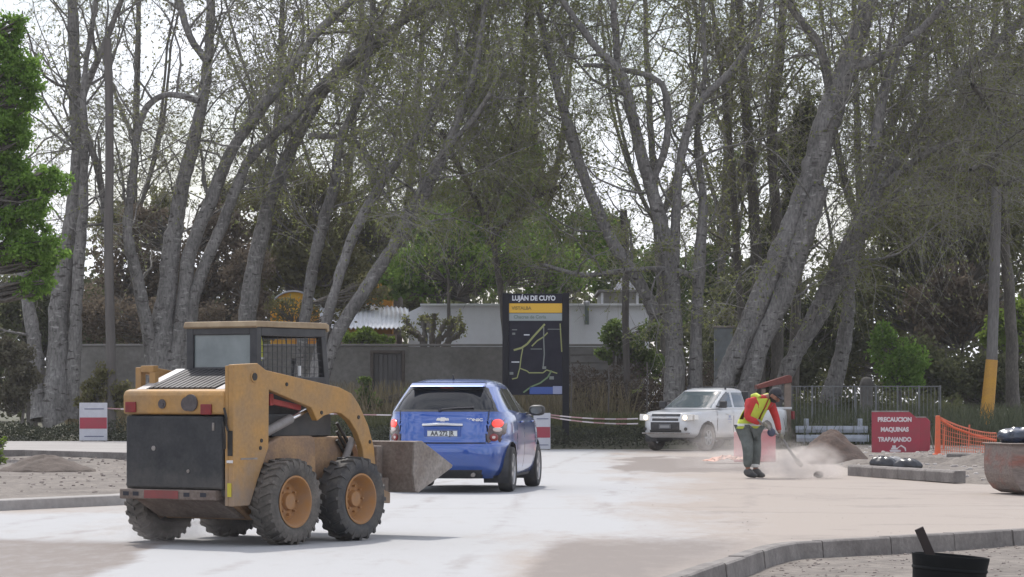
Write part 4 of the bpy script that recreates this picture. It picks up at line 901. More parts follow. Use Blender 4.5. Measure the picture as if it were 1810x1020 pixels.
# ------------------------------------------------------------------ roadworks objects on the right
def notice(px, Y, z0, wpx, hpx, rz, label, txt=True, rev=False):
    s_ = F/Y; wd = wpx/s_; h = hpx/s_; t = empty('notice_board', (X_(px, Y), Y, z0), rz, label, 'sign')
    c_ = .16*wd; m = MB(); m.prism([(-wd/2, .04), (wd/2-c_*.2, .04), (wd/2, .2*h), (wd/2, h-c_*1.1), (wd/2-c_*1.3, h), (-wd/2, h)], 'y', -.015, .015); m.build('panel', sign_red, t, .004)
    m = MB(); m.box((-wd/2, -.02, h+.001), (wd/2-c_*1.4, .02, h+.03)); m.build('top_edge', steel, t)
    for sx in (-.42, .36):
        m = MB(); m.tube([(sx*wd, .03, h*.85), (sx*wd, .42, 0)], .014, 6); m.tube([(sx*wd, .03, h*.85), (sx*wd, .03, 0)], .014, 6); m.build('stand', steel, t)
    if txt:
        for i, s in enumerate(('PRECAUCION', 'MAQUINAS', 'TRABAJANDO')):
            o = text(s, .135, sign_text, t, (-.02*wd, -.017, h*(.82-.235*i)), (R(90), 0, 0), 'lettering', .003, 'CENTER', .007, (.90, .90, .86)[i])
        e = MB(); k = .105*h/.9   # white digger symbol
        e.prism([(-.17, .0), (.10, .0), (.13, .03), (.10, .06), (-.17, .06), (-.20, .03)], 'y', -.02, -.0155); e.prism([(-.15, .07), (.03, .07), (.03, .12), (-.02, .12), (-.02, .19), (-.12, .19), (-.12, .12), (-.15, .12)], 'y', -.02, -.0155)
        e.prism([(.03, .09), (.12, .17), (.22, .10), (.24, .02), (.27, .02), (.26, .12), (.13, .21), (.03, .13)], 'y', -.02, -.0155)
        o = e.build('digger_symbol', sign_text, t); o.location = (.02, 0, .06); o.scale = (.8, 1, .75)
    return t
notice(1583, 68, .05, 84, 75, R(-3), 'red notice board with three lines of white lettering and a digger symbol', True)
notice(1628, 69.5, .06, 34, 62, R(-30), 'small dark red board without lettering behind the notice board', False)
# brown soil heap
def heap(name, px, py, Y, rx, ry, h, m, label, cat, seed=0, z0=.02):
    n1, n2 = 42, 22; vs = []; fs = []
    for j in range(n2+1):
        for i in range(n1):
            a = 2*math.pi*i/n1; r = j/n2; x = rx*r*math.cos(a); y = ry*r*math.sin(a); z = h*(1-r**1.5)*(1+.55*(float(fbm(x*2.6+seed, y*2.6+seed))-.5))+.07*(float(fbm(x*9+seed, y*9))-.5)
            x *= 1+.22*(float(vnoise(math.cos(a)*1.5+5+seed, math.sin(a)*1.5+5))-.5)
            vs.append((x, y, z if j < n2 else -.06))
    for j in range(n2):
        for i in range(n1): fs.append((j*n1+i, j*n1+(i+1)%n1, (j+1)*n1+(i+1)%n1, (j+1)*n1+i))
    mb = MB(); mb.add(vs, fs); o = mb.build(name, m, None, 0, False); o.location = (X_(px, Y), Y, z0); o.data.polygons.foreach_set('use_smooth', [True]*len(o.data.polygons)); tag(o, label, cat); return o
heap('soil_heap', 1470, 822, 61, .82, 1.1, .60, soil_brown, 'heap of brown soil between the worker and the red notice board', 'soil heap', 3)
heap('soil_heap', 78, 845, 50, .80, .75, .26, mat('dark_clod', (.075, .058, .048), .95, var=(.12, .095, .08), vs=4, bump=.6, bs=20), 'flat dark scrap of soil on the dirt island at the left', 'soil heap', 11, .10)
heap('soil_heap', 1740, 830, 55, .9, .8, .22, dirt_m, 'low mound of grey dirt behind the rusty drum', 'soil heap', 5, .08)
heap('soil_heap', 1630, 815, 57, 1.3, .7, .14, dirt_m, 'low spread of grey dirt behind the black plastic sacks', 'soil heap', 9, .08)
# long cast kerb stone lying by the road
def kerbstone(a, b_, hgt, wd, label):
    a = Vector(a); b_ = Vector(b_); d = b_-a; m = MB(); Ls = d.length
    m.prism([(-wd/2, 0), (wd/2, 0), (wd/2, hgt), (-wd/2+.03, hgt), (-wd/2, hgt-.03)], 'x', 0, Ls); o = m.build('kerb_stone', concrete, None, .008)
    o.location = a; o.rotation_euler = (0, 0, math.atan2(d.y, d.x)); tag(o, label, 'kerb stone', 'kerb stones laid along the dug verge')
P1 = Vector((X_(1508, 51.3), 51.3, .0)); P2 = Vector((X_(1697, 46.3), 46.3, .0)); n_ = 4
ll_ = ['kerb stone nearest the worker in the short row by the black sacks', 'kerb stone under the first black sack', 'kerb stone under the second black sack', 'kerb stone at the right end of the short row, nearest the rusty drum']
for i in range(n_):
    kerbstone(P1.lerp(P2, i/n_)+Vector((0, 0, .004*i)), P1.lerp(P2, (i+.985)/n_)+Vector((0, 0, 0)), .185, .2, ll_[i])
# second low edge further back
kerbstone((X_(1680, 62), 62, .1), (X_(1765, 60.5), 60.5, .1), .1, .2, 'pale kerb stone in front of the orange mesh')
bagm = mat('black_plastic_sack', (.018, .018, .022), .32, var=(.035, .035, .04), vs=8, bump=.5, bs=12)
def sack(px, Y, z0, rx, h, label, m, seed, name='plastic_sack', rz=0):
    vs = []; fs = []; n1, n2 = 28, 14
    for j in range(n2+1):
        ph = math.pi*j/n2
        for i in range(n1):
            a = 2*math.pi*i/n1; f_ = 1+.35*(float(fbm(math.cos(a)*2+seed, math.sin(a)*2+ph*2))-.5)+.05*math.sin(a*7+seed)
            z = h/2*math.cos(ph); z = max(z, -h*.40); vs.append((rx*math.sin(ph)*math.cos(a)*f_, rx*.62*math.sin(ph)*math.sin(a)*f_, z*f_+h*.4))
    for j in range(n2):
        for i in range(n1): fs.append((j*n1+i, j*n1+(i+1)%n1, (j+1)*n1+(i+1)%n1, (j+1)*n1+i))
    mb = MB(); mb.add(vs, fs); o = mb.build(name, m, None, 0, True); o.location = (X_(px, Y), Y, z0); o.rotation_euler = (0, 0, rz); tag(o, label, 'sack'); return o
sack(1561, 52.2, .07, .25, .26, 'black plastic sack lying on the dirt left of the other sack', bagm, 2)
sack(1604, 51.4, .07, .24, .24, 'black plastic sack with a grey top on the right behind the kerb stones', bagm, 9)
sack(1580, 53.2, .07, .2, .24, 'pale grey crumpled bag between the two black sacks', mat('grey_bag', (.34, .33, .33), .6, var=(.22, .21, .21), vs=8, bump=.4), 5)
# orange post and mesh
YM = 65; om = empty('safety_mesh', (X_(1657, YM), YM, .06), 0, 'orange plastic safety mesh hung from an upright orange post', 'safety mesh')
ms = MB(); ms.prism([(-.06, 0), (.07, 0), (.05, .88), (-.035, .88)], 'y', -.05, .05); ms.build('post', orange_pl, om, .012)
ms = MB(); ms.box((-.13, -.12, -.03), (.14, .12, .06)); ms.build('post_foot', orange_pl, om, .015)
def topz(t_): return .78*(1-t_)**1.3+.40+.06*math.sin(t_*9) if t_ < 1 else .4
xr = X_(1762, YM)-X_(1657, YM); ms = MB(); nxm = 26
def mp_(t_, q): z1 = .50+.34*(1-t_)**1.8; z0 = .02; return Vector((.06+t_*(xr-.06), .10*math.sin(t_*7)+.03*math.sin(t_*23+q*5), z0+(z1-z0)*q))
for i in range(nxm+1):
    t_ = i/nxm; ms.tube([mp_(t_, q/5) for q in range(6)], .008, 4, False)
for q in range(0, 8):
    ms.tube([mp_(i/nxm, q/7) for i in range(nxm+1)], .008 if q < 7 else .020, 4, False)
ms.build('mesh', mat('orange_mesh', (.62, .18, .10), .6), om)
ms = MB(); ms.tube([Vector((.02, 0, .82)), Vector((.35, .03, .62)), Vector((.8, .05, .46)), Vector((xr, .05, .34))], .028, 6); ms.build('rolled_edge', orange_pl, om, 0, True)
for px, Y, lab in ((1712, 76, 'small orange stake standing behind the safety mesh'), (1668, 70, 'thin orange stake right behind the orange post')):
    ms = MB(); ms.tube([(0, 0, 0), (.02, 0, .55)], .022, 7); o = ms.build('marker_stake', orange_pl, None, 0, True); o.location = (X_(px, Y), Y, .1); tag(o, lab, 'stake')
# crumpled orange netting on the road and red plastic barrier behind the worker
cn = MB(); vs = []; fs = []
for j in range(14):
    for i in range(30):
        x = (i/29-.5)*1.05; y = (j/13-.5)*.8; z = .03+.16*float(fbm(i*.35, j*.4))*(1-abs(x)*1.4)*(1-abs(y))*1.6; vs.append((x+.05*math.sin(j), y+.05*math.sin(i), max(z, .008)))
for j in range(13):
    for i in range(29):
        if (i+j*2) % 5: fs.append((j*30+i, j*30+i+1, (j+1)*30+i+1, (j+1)*30+i))
cn.add(vs, fs); o = cn.build('orange_netting', mat('faded_orange', (.66, .30, .20), .7, var=(.6, .36, .27), vs=3)); o.location = (X_(1292, 61), 61, 0); o.modifiers.new('solid', 'SOLIDIFY').thickness = .006; tag(o, 'crumpled faded orange netting lying flat on the road behind the worker', 'netting')
rb = empty('plastic_barrier', (X_(1334, 62.5), 62.5, 0), R(-4), 'faded red plastic road barrier standing behind the worker', 'barrier')
fr = mat('faded_red_plastic', (.50, .10, .12), .6, var=(.46, .16, .17), vs=3)
ms = MB(); ms.prism([(-.24, 0), (.24, 0), (.2, .14), (.09, .26), (.07, .62), (-.07, .62), (-.09, .26), (-.2, .14)], 'x', -.43, .43); ms.build('body', fr, rb, .02)
ms = MB(); ms.box((-.30, -.12, .621), (-.14, .12, .66)); ms.box((.14, -.12, .621), (.30, .12, .66)); ms.build('fill_cap', fr, rb, .01)
# rusty drum with a dark blue bundle on top (a cut-off steel trough)
YR = 41.3; rd = empty('steel_trough', (X_(1758, YR)+.45, YR, .0), R(12), 'rusty round bottomed steel trough at the right edge of the road', 'trough')
def tp(r_, hh_, n_=16): 
    return [(-r_, hh_)]+[(-r_*math.cos(math.pi/2*i/n_)**.55 if i < n_ else 0, max(0, .30-.30*math.sin(math.pi/2*i/n_)**1.2)) for i in range(n_+1)]
prof = [(-.42, .68), (-.43, .40), (-.42, .28), (-.38, .17), (-.30, .07), (-.18, .015), (0, 0), (.18, .015), (.30, .07), (.38, .17), (.42, .28), (.43, .40), (.42, .68)]
ms = MB(); outer = prof; inner = [(x*.94, z*.95+.04) for x, z in prof][::-1]
ms.prism(outer+inner, 'y', -.5, .5); ms.prism(prof, 'y', -.53, -.501); ms.prism(prof, 'y', .501, .53)
tm = mat('trough_rust', (.20, .16, .14), .85, var=(.25, .075, .05), vs=2.2, vd=6, bump=.4, stretch=(.5, 1, 2.0), lo=.48, hi=.75, fine=.2); ms.build('shell', tm, rd, .006)
ms = MB(); ms.box((-.45, -.56, .682), (.45, .56, .70)); ms.build('rim', rust_brown, rd, .008)
sack(1802, 41.2, .69, .30, .24, 'dark blue shiny bundle resting on the steel trough', mat('blue_tarp', (.02, .035, .07), .25, var=(.01, .012, .02), vs=6, bump=.4, bs=10, coat=.5), 4, 'tarp_bundle')
# black rubber tub in the near right corner
YK = 21.5; tb = empty('rubber_tub', (X_(1673, YK), YK, -.20), 0, 'black ribbed rubber tub standing in the dirt before the kerb', 'tub')
blk = mat('black_rubber_tub', (.005, .006, .007), .8, var=(.009, .010, .010), vs=4, spec=.15)
ms = MB(); pr = [(.0, .02), (.225, .0), (.24, .03)]
for i in range(3): z = .10+i*.09; pr += [(.250+i*.006, z), (.258+i*.006, z+.008), (.258+i*.006, z+.018), (.252+i*.006, z+.026)]
pr += [(.275, .375), (.275, .39), (.262, .39), (.25, .34), (.23, .05), (0, .05)]
ms.lathe(pr, 'z', (0, 0, 0), 40); o = ms.build('tub', blk, tb, 0, True); o.rotation_euler = (0, R(4.5), 0)
ms = MB(); ms.box((-.035, -.012, -.30), (.03, .012, .22)); o = ms.build('wooden_board', mat('dark_wood', (.03, .02, .018), .8), None, .004); o.location = (X_(1648, YK), YK+.05, .18); o.rotation_euler = (R(4), R(-24), 0); tag(o, 'short dark wooden board leaning out of the black tub', 'board')
# red slanted hopper behind the pickup
YH = 80.5; rh = empty('red_hopper', (X_(1366, YH), YH, .2), 0, 'rusty red slant topped frame showing above the pickup bed', 'hopper'); s_ = F/YH
hx = lambda p: (p-1366)/s_; hz = lambda p: CAMH+(HZ-p)/s_-.2
red_r = mat('rusty_red_metal', (.19, .045, .032), .8, var=(.13, .042, .035), vs=3, fine=.15)
ms = MB(); ms.prism([(hx(1336), hz(688)), (hx(1336), hz(681)), (hx(1392), hz(663)), (hx(1397), hz(665)), (hx(1397), hz(676)), (hx(1360), hz(683))], 'y', -.45, .45); ms.build('slanted_top', red_r, rh, .01)
ms = MB(); ms.box((hx(1384), -.40, 0), (hx(1396), -.25, hz(676.5))); ms.build('post', mat('tan_wood', (.25, .19, .15), .85, var=(.18, .14, .11), vs=4), rh, .01)
ms = MB(); ms.box((hx(1344), -.40, 0), (hx(1351), -.28, hz(687))); ms.build('post', MATS['tan_wood'], rh, .01)
ms = MB(); ms.box((hx(1340), -.3, .15), (hx(1395), .35, .75)); ms.prism([(hx(1345), .751), (hx(1380), .751), (hx(1384), 1.25), (hx(1352), 1.1)], 'y', -.22, .3); ms.build('body', mat('hopper_grey', (.12, .115, .115), .8, var=(.08, .075, .07), vs=3), rh, .02)
# metal cabinet by the big trunk
cb = empty('metal_cabinet', (X_(1276, 88), 88, .3), 0, 'grey metal cabinet half hidden behind the huge leaning trunk', 'cabinet')
ms = MB(); ms.box((-.22, -.15, .5), (.3, .2, Z_(580, 88)-.3)); ms.build('box', mat('cabinet_grey', (.20, .22, .23), .6, var=(.15, .16, .165), vs=3), cb, .01)
ms = MB(); ms.box((-.26, -.19, Z_(580, 88)-.3+.002), (.34, .24, Z_(577, 88)-.3+.01)); ms.build('lid', steel, cb, .01)
ms = MB(); ms.box((-.15, -.1, -.3), (-.07, -.02, .499)); ms.box((.15, -.1, -.3), (.23, -.02, .499)); ms.build('leg', steel, cb)

# ------------------------------------------------------------------ wheels
def lugs(mb, Rr, w_, n_, lw, hgt, slant=.16, blk=.5):
    for k in range(n_):
        for sd_ in (-1, 1):
            a0 = 2*math.pi*(k+(.5 if sd_ > 0 else 0))/n_; vs = []
            for (yy, aa) in ((.02, slant), (.92, -slant*.35)):
                for da in (-lw/2, lw/2):
                    for rr in (Rr-.012, Rr+hgt*(1 if yy < .5 else .75)):
                        a = a0+aa*.6+da; vs.append((rr*math.cos(a), sd_*yy*w_/2, rr*math.sin(a)))
            mb.add(vs, [(0,1,3,2),(4,6,7,5),(0,4,5,1),(2,3,7,6),(1,5,7,3),(0,2,6,4)])
            a = a0-slant*.35*.6; vs = []
            for yy, r0_, r1_ in ((.90, Rr-.02, Rr+hgt*.75), (1.04, Rr-.075, Rr-.02)):
                for da in (-lw/2, lw/2):
                    for rr in (r0_, r1_): vs.append((rr*math.cos(a+da), sd_*yy*w_/2, rr*math.sin(a+da)))
            mb.add(vs, [(0,1,3,2),(4,6,7,5),(0,4,5,1),(2,3,7,6),(1,5,7,3),(0,2,6,4)])
def wheel(parent, x, y, Rr, w_, rimr, side, tyre_m, rim_m, nl=0, spokes=0, dish=.05):
    """side = -1: outside faces -y"""
    h = MB(); h.lathe([(.0, side*(w_/2-dish-.0)), (rimr*.30, side*(w_/2-dish)), (rimr*.36, side*(w_/2-dish-.03)), (rimr*.36, 0)], 'y', (0, 0, 0), 24)
    if spokes == 0:
        for i in range(8): a = 2*math.pi*i/8; h.tube([(rimr*.52*math.cos(a), side*(w_/2-dish-.035), rimr*.52*math.sin(a)), (rimr*.52*math.cos(a), side*(w_/2-dish-.005), rimr*.52*math.sin(a))], .011, 6)
    hub = h.build('wheel', rim_m, parent, 0, True); hub.location = (x, y, Rr+ (0.012 if nl else 0))
    hw = w_/2; m = MB()
    pr = [(rimr*.97, -hw*.72), (rimr*1.05, -hw*.86), (rimr*1.25, -hw*1.02), (Rr*.86, -hw*1.02), (Rr*.955, -hw*.93), (Rr-.008, -hw*.72), (Rr, -hw*.35), (Rr+.002, 0), (Rr, hw*.35), (Rr-.008, hw*.72), (Rr*.955, hw*.93), (Rr*.86, hw*1.02), (rimr*1.25, hw*1.02), (rimr*1.05, hw*.86), (rimr*.97, hw*.72)]
    m.lathe(pr, 'y', (0, 0, 0), 48)
    if nl: lugs(m, Rr-.005, w_, nl, .085, .022)
    m.build('tyre', tyre_m, hub, 0, True)
    m = MB(); m.lathe([(rimr*1.0, side*hw*.78), (rimr*1.04, side*hw*.92), (rimr*.97, side*hw*.94), (rimr*.92, side*hw*.80), (rimr*.84, side*(hw-dish-.02)), (rimr*.74, side*(hw-dish-.055)), (rimr*.60, side*(hw-dish-.045)), (rimr*.42, side*(hw-dish-.035)), (0, side*(hw-dish-.035))] if not spokes else [(rimr*1.0, side*hw*.78), (rimr*1.03, side*hw*.9), (rimr*.95, side*hw*.9), (rimr*.9, side*hw*.5), (rimr*.88, 0)], 'y', (0, 0, 0), 40)
    if spokes:
        for i in range(spokes):
            a = 2*math.pi*i/spokes; c_, s_ = math.cos(a), math.sin(a); v = []
            for rr, wd in ((rimr*.2, .035), (rimr*.93, .028)):
                for e in (-1, 1):
                    for yy in (side*(hw*.72), side*(hw*.86)): v.append((rr*c_-e*wd*s_, yy, rr*s_+e*wd*c_))
            m.add(v, [(0,1,3,2),(4,6,7,5),(0,4,5,1),(2,3,7,6),(1,5,7,3),(0,2,6,4)])
    m.build('rim', rim_m, hub, 0, True)
    return hub

# ------------------------------------------------------------------ skid-steer loader
SK_O = (-2.62, 27.40); SK_TH = R(34)
sk = empty('skid_loader', (SK_O[0], SK_O[1], 0), R(90)-SK_TH, 'yellow skid steer loader with black rear door and muddy bucket crossing the road', 'loader')
# local frame: x forward, y left, z up
for x in (0, .97):
    for y, sd_ in ((-.725, -1), (.725, 1)):
        cl_ = x > .5
        wheel(sk, x, y, .372, .25, .225, sd_, rubber if not cl_ else MATS['worn_tread'] if 'worn_tread' in MATS else mat('worn_tread', (.035, .036, .04), .8, var=(.10, .09, .08), vs=5, fine=.15), rim_orange, 20 if cl_ else 26, 0, .07)
# chassis
m = MB(); m.prism([(-.50, .40), (-.50, .95), (1.30, .95), (1.42, .75), (1.36, .30), (1.1, .22), (-.2, .22)], 'y', -.50, .50); m.build('chassis', yellow_dirty, sk, .02)
m2 = MB(); m2.prism([(-.28, .42), (-.24, .72), (-.10, .90), (.10, .965), (.56, .965), (.60, .90), (.62, .42)], 'y', -.60, -.501); m2.build('fender', yellow_dirty, sk, .02)
m2 = MB(); m2.prism([(-.28, .42), (-.24, .72), (-.10, .90), (.10, .965), (.56, .965), (.60, .90), (.62, .42)], 'y', .501, .60); m2.build('fender', yellow_dirty, sk, .02)
m = MB(); m.prism([(-.15, .951), (-.15, 1.30), (.05, 1.42), (1.02, 1.30), (1.06, .951)], 'y', -.40, .40); m.build('side_cover', frame_black, sk, .015)
# engine box and rear door
m = MB(); m.prism([(-.62, .44), (-.62, 1.155), (-.16, 1.155), (-.16, .44)], 'y', -.555, .555); m.build('engine_frame', dusty_black, sk, .01)
m = MB(); m.box((-.668, -.548, .50), (-.622, .572, 1.150)); dr_ = m.build('rear_door', dusty_black, sk, .022)
m = MB()
m.tube([(-.670, .24, .86), (-.676, .24, .86)], .022, 12); m.build('door_catch', steel, dr_, 0, True)
m = MB(); m.tube([(-.670, -.16, .66), (-.676, -.16, .66)], .016, 12); m.build('door_bolt', steel, dr_, 0, True)
m = MB(); m.box((-.676, -.46, 1.02), (-.669, -.435, 1.09)); m.build('door_latch', steel, dr_, .003)
m = MB(); m.prism([(-.585, 1.156), (-.672, 1.165), (-.675, 1.33), (-.655, 1.372), (-.60, 1.385), (-.50, 1.39), (-.50, 1.156)], 'y', -.565, .600); tr_ = m.build('tail_panel', yellow, sk, .018)
for y, nm in ((.50, 'a'), (-.375, 'b')):
    zc = 1.225 if y > 0 else 1.205
    m = MB(); m.box((-.690, y-.062, zc-.045), (-.6755, y+.062, zc+.048)); m.build('tail_lamp', red_lens, sk, .006)
for y, r_ in ((.135, .042), (-.15, .062)):
    m = MB(); m.lathe([(0, -.688), (r_*.55, -.690), (r_*.6, -.683), (r_, -.686), (r_, -.676)], 'x', (0, y, 1.255), 20); m.build('exhaust_soot' if y < 0 else 'round_badge', MATS['badge_grey'] if 'badge_grey' in MATS else mat('badge_grey', (.10, .085, .085), .7, var=(.06, .05, .05), vs=20), sk, 0, True)
m = MB(); m.lathe([(.075, -.690), (.075, -.674)], 'x', (0, -.20, 1.265), 22, True); m.build('soot_patch', MATS['badge_grey'], sk)
# bumper
m = MB(); m.box((-.705, -.50, .405), (-.50, .615, .495)); bp_ = m.build('bumper', rust_brown, sk, .012)
m = MB(); m.box((-.709, -.075, .415), (-.7055, .32, .487)); m.build('red_stripe', mat('red_reflector', (.24, .045, .045), .5, var=(.18, .05, .045), vs=9), bp_)
for y in (.535, .42, -.17, -.36):
    m = MB(); m.box((-.7085, y-.034, .435), (-.7055, y+.034, .472)); m.build('bumper_slot', ink, bp_, .001)
m = MB(); m.prism([(-.62, .40), (-.30, .235), (-.15, .235), (-.15, .42), (-.62, .42)], 'y', -.45, .5); m.build('belly_plate', rust_brown, sk, .01)
# sloping hood with louvres
m = MB(); hoodp = [(-.60, 1.375), (-.02, 1.555), (-.02, 1.156), (-.60, 1.156)]
m.prism(hoodp, 'y', -.52, .52); m.build('hood', steel, sk, .015, label=None)
m = MB()
for i in range(13):
    y = -.36+i*.06; m.box((-.575, y-.021, 0), (-.03, y+.021, .016))
lo_ = m; vs = []
for v_ in lo_.v: t_ = (v_[0]+.6)/.58; vs.append((v_[0], v_[1], v_[2]+1.379+.18*t_))
lo_.v = vs; lo_.build('louvre_panel', mat('louvre', (.022, .02, .022), .6, var=(.05, .045, .045), vs=6), sk)
m = MB()
m.prism([(-.60, 1.376), (-.585, 1.39), (-.03, 1.575), (-.03, 1.552)], 'y', -.50, -.40); m.build('hood_edge', mat('silver_edge', (.55, .54, .54), .35, .3, var=(.4, .38, .37), vs=5), sk, .006)
m = MB(); m.prism([(-.60, 1.376), (-.585, 1.39), (-.03, 1.575), (-.03, 1.552)], 'y', .41, .515); m.build('hood_edge', MATS['silver_edge'], sk, .006)
# lift arms with their rear towers
arm = [(-.655, 1.60), (-.32, 1.615), (-.20, 1.555), (.88, 1.405), (1.06, 1.35), (1.17, 1.25), (1.31, 1.06), (1.40, .86), (1.44, .61), (1.50, .47), (1.66, .42), (1.66, .32), (1.40, .34), (1.29, .46), (1.27, .62), (1.22, .85), (1.14, .99), (1.03, 1.10), (.90, 1.165), (.79, 1.175), (.64, 1.145), (.54, 1.10), (.45, 1.22), (-.16, 1.38), (-.165, .87), (-.28, .66), (-.43, .36), (-.655, .355)]
m = MB(); m.prism(arm, 'y', -.665, -.600); ra = m.build('lift_arm', yellow, sk, .008)
larm = [(x if x > -.5 else -.42, z) for x, z in arm]
m = MB(); m.prism([(-.43, .90), (-.43, 1.585), (-.36, 1.585), (-.36, .90)], 'y', .60, .665); m.prism([(-.359, 1.53), (-.359, 1.60), (.25, 1.53), (.88, 1.405), (1.06, 1.35), (1.31, 1.06), (1.44, .61), (1.50, .47), (1.66, .42), (1.66, .32), (1.40, .34), (1.27, .62), (1.22, .85), (1.03, 1.10), (.79, 1.175), (.45, 1.22), (.20, 1.44)], 'y', .60, .665)
m.box((-.43, .601, .45), (-.10, .66, .899))
m.build('lift_arm', yellow, sk, .006)
m = MB(); m.box((-.43, .45, 1.54), (-.36, .599, 1.60)); m.box((-.43, .43, 1.15), (-.38, .50, 1.539)); m.build('arm_bracket', yellow, sk, .005)
m = MB()   # inner flange of the right arm and rear plate of the tower
m.box((-.655, -.599, .36), (-.60, -.566, 1.59)); m.build('tower_plate', yellow, sk, .004)
m = MB(); m.box((-.60, -.598, 1.10), (-.19, -.52, 1.58)); m.build('tower_core', frame_black, sk, .004)
for (x, z, r_) in ((-.375, 1.495, .048),):
    m = MB(); m.lathe([(0, -.667), (r_*.72, -.668), (r_*.74, -.675), (r_, -.676), (r_*1.06, -.668), (r_*1.06, -.664)], 'y', (x, 0, z), 24); m.build('pivot_ring', yellow, sk, 0, True)
    m = MB(); m.lathe([(0, -.679), (r_*.70, -.679), (r_*.70, -.669)], 'y', (x, 0, z), 20); m.build('pivot_pin', mat('grease_black', (.02, .016, .013), .5), sk)
for (x, z) in ((-.27, .93), (-.285, .865), (1.16, 1.13), (1.335, .90), (.60, 1.175), (.09, 1.43)):
    m = MB(); m.lathe([(0, -.672), (.017, -.672), (.019, -.664)], 'y', (x, 0, z), 12); m.build('arm_bolt', MATS['grease_black'], sk)
# holes/hinges on the gap between door and tower
m = MB(); m.tube([(-.69, -.585, 1.22), (-.70, -.62, 1.13), (-.68, -.60, 1.07), (-.69, -.63, 1.02)], .012, 6); m.tube([(-.69, -.575, 1.10), (-.70, -.60, .98), (-.685, -.59, .86)], .011, 6); m.build('hose', MATS['grease_black'], sk, 0, True)
m = MB(); m.box((-.664, -.655, .80), (-.6555, -.60, 1.02)); m.build('tower_slot', MATS['grease_black'], sk, .003)
m = MB(); m.box((-.665, -.66, .735), (-.656, -.59, .76)); m.build('catch', chrome, sk, .003)
m = MB(); m.box((-.664, -.64, .44), (-.6555, -.60, .56)); m.build('reflector_sticker', mat('lime_sticker', (.50, .42, .03), .5), sk)
m = MB(); m.box((-.56, -.668, .765), (-.33, -.6655, .78)); m.build('scratch_strip', steel, sk)
# lift cylinder, red lock bar
m = MB(); m.tube([(-.14, -.56, .98), (.28, -.56, 1.12)], .043, 14); m.build('lift_cylinder', mat('cylinder_grey', (.26, .245, .235), .6, var=(.18, .16, .15), vs=6), sk, 0, True)
m = MB(); m.tube([(.28, -.56, 1.12), (.50, -.56, 1.19)], .024, 12); m.build('piston_rod', chrome, sk, 0, True)
m = MB(); m.box((-.02, -.575, 1.225), (.42, -.53, 1.275), ('Y', R(8))); m.box((-.03, -.575, 1.24), (.02, -.53, 1.345)); m.build('safety_bar', red_paint, sk, .006)
m = MB(); m.box((-.14, -.47, .96), (1.0, -.41, 1.16)); m.build('inner_panel', mat('inner_grey', (.055, .055, .058), .7, var=(.09, .085, .08), vs=5), sk, .01)
for z in (.72, .80, .88): 
    m = MB(); m.tube([(1.02, -.52, z+.20), (1.16, -.54, z+.02), (1.28, -.50, z-.10)], .016, 8); m.build('hydraulic_hose', MATS['grease_black'], sk, 0, True)
m = MB(); m.tube([(1.02, -.56, .62), (1.20, -.56, .93)], .035, 12); m.build('tilt_cylinder', MATS['cylinder_grey'], sk, 0, True)
# bucket
bo = [(1.72, .90), (1.84, .905), (2.34, .67), (2.33, .645), (1.78, .42), (1.73, .44), (1.70, .60)]
bi = [(1.745, .875), (1.83, .88), (2.33, .655), (1.79, .45), (1.755, .46), (1.73, .60)]
bk_m = rust_brown
m = MB(); shell = [(1.83, .905), (1.72, .90), (1.70, .60), (1.73, .44), (1.78, .42), (2.34, .645), (2.34, .665), (1.785, .445), (1.75, .46), (1.722, .60), (1.745, .878), (1.83, .882)]
m.prism(shell, 'y', -.88, .88); bkt = m.build('bucket', bk_m, sk, .006)
for y in (-.90, .881):
    m = MB(); m.prism(bo, 'y', y, y+.019); m.build('side_plate', mat('bucket_side', (.30, .27, .245), .65, .15, var=(.20, .165, .14), vs=4, fine=.2, bump=.2) if 'bucket_side' not in MATS else MATS['bucket_side'], bkt, .003)
m = MB(); m.box((1.60, -.55, .45), (1.70, .55, .86)); m.build('coupler_plate', rust_brown, sk, .015)
for y in (-.62, .55):
    m = MB(); m.box((1.48, y, .36), (1.70, y+.07, .56)); m.build('coupler_ear', rust_brown, sk, .01)
# cab
cz = 1.50
def post(a, b_, w_=.04): m = MB(); m.tube([a, b_], w_, 4); return m
m = MB(); m.prism([(-.03, 1.935), (-.05, 1.952), (-.03, 2.0), (.99, 2.0), (1.03, 1.985), (1.035, 1.925), (1.01, 1.915), (1.0, 1.945), (-.02, 1.945)], 'y', -.425, .425); m.build('cab_roof', roof_cream, sk, .01)
m = MB(); m.box((-.02, -.41, 1.50), (.05, -.33, 1.944)); m.box((-.02, .33, 1.50), (.05, .41, 1.944)); m.box((-.02, -.329, 1.88), (.05, .329, 1.944)); m.box((-.02, -.329, 1.50), (.05, .329, 1.585)); m.build('rear_frame', frame_black, sk, .006)
m = MB(); m.box((.0, -.329, 1.586), (.02, .329, 1.879)); m.build('rear_window', cab_glass, sk, .002)
for y in (-.41, .345):
    m = MB(); m.box((.051, y, 1.87), (1.0, y+.065, 1.944)); m.build('roof_rail', frame_black, sk, .006)
    m = MB(); m.prism([(.93, 1.869), (1.0, 1.869), (1.08, 1.32), (1.0, 1.32)], 'y', y, y+.065); m.build('front_post', frame_black, sk, .006)
    m = MB(); m.box((.051, y, 1.40), (.99, y+.05, 1.50)); m.build('side_sill', frame_black, sk, .006)
    sc = MB()
    for i in range(13): x = .10+i*.068; sc.tube([(x, y+.02, 1.50), (x, y+.02, 1.87)], .0035, 4, False)
    for i in range(6): z = 1.53+i*.062; sc.tube([(.05, y+.02, z), (.97, y+.02, z)], .0035, 4, False)
    sc.build('side_screen', frame_black, sk)
m = MB(); m.box((.93, -.34, 1.33), (.96, .34, 1.36)); m.box((.93, -.34, 1.86), (.99, .34, 1.944)); m.build('front_header', frame_black, sk, .005)
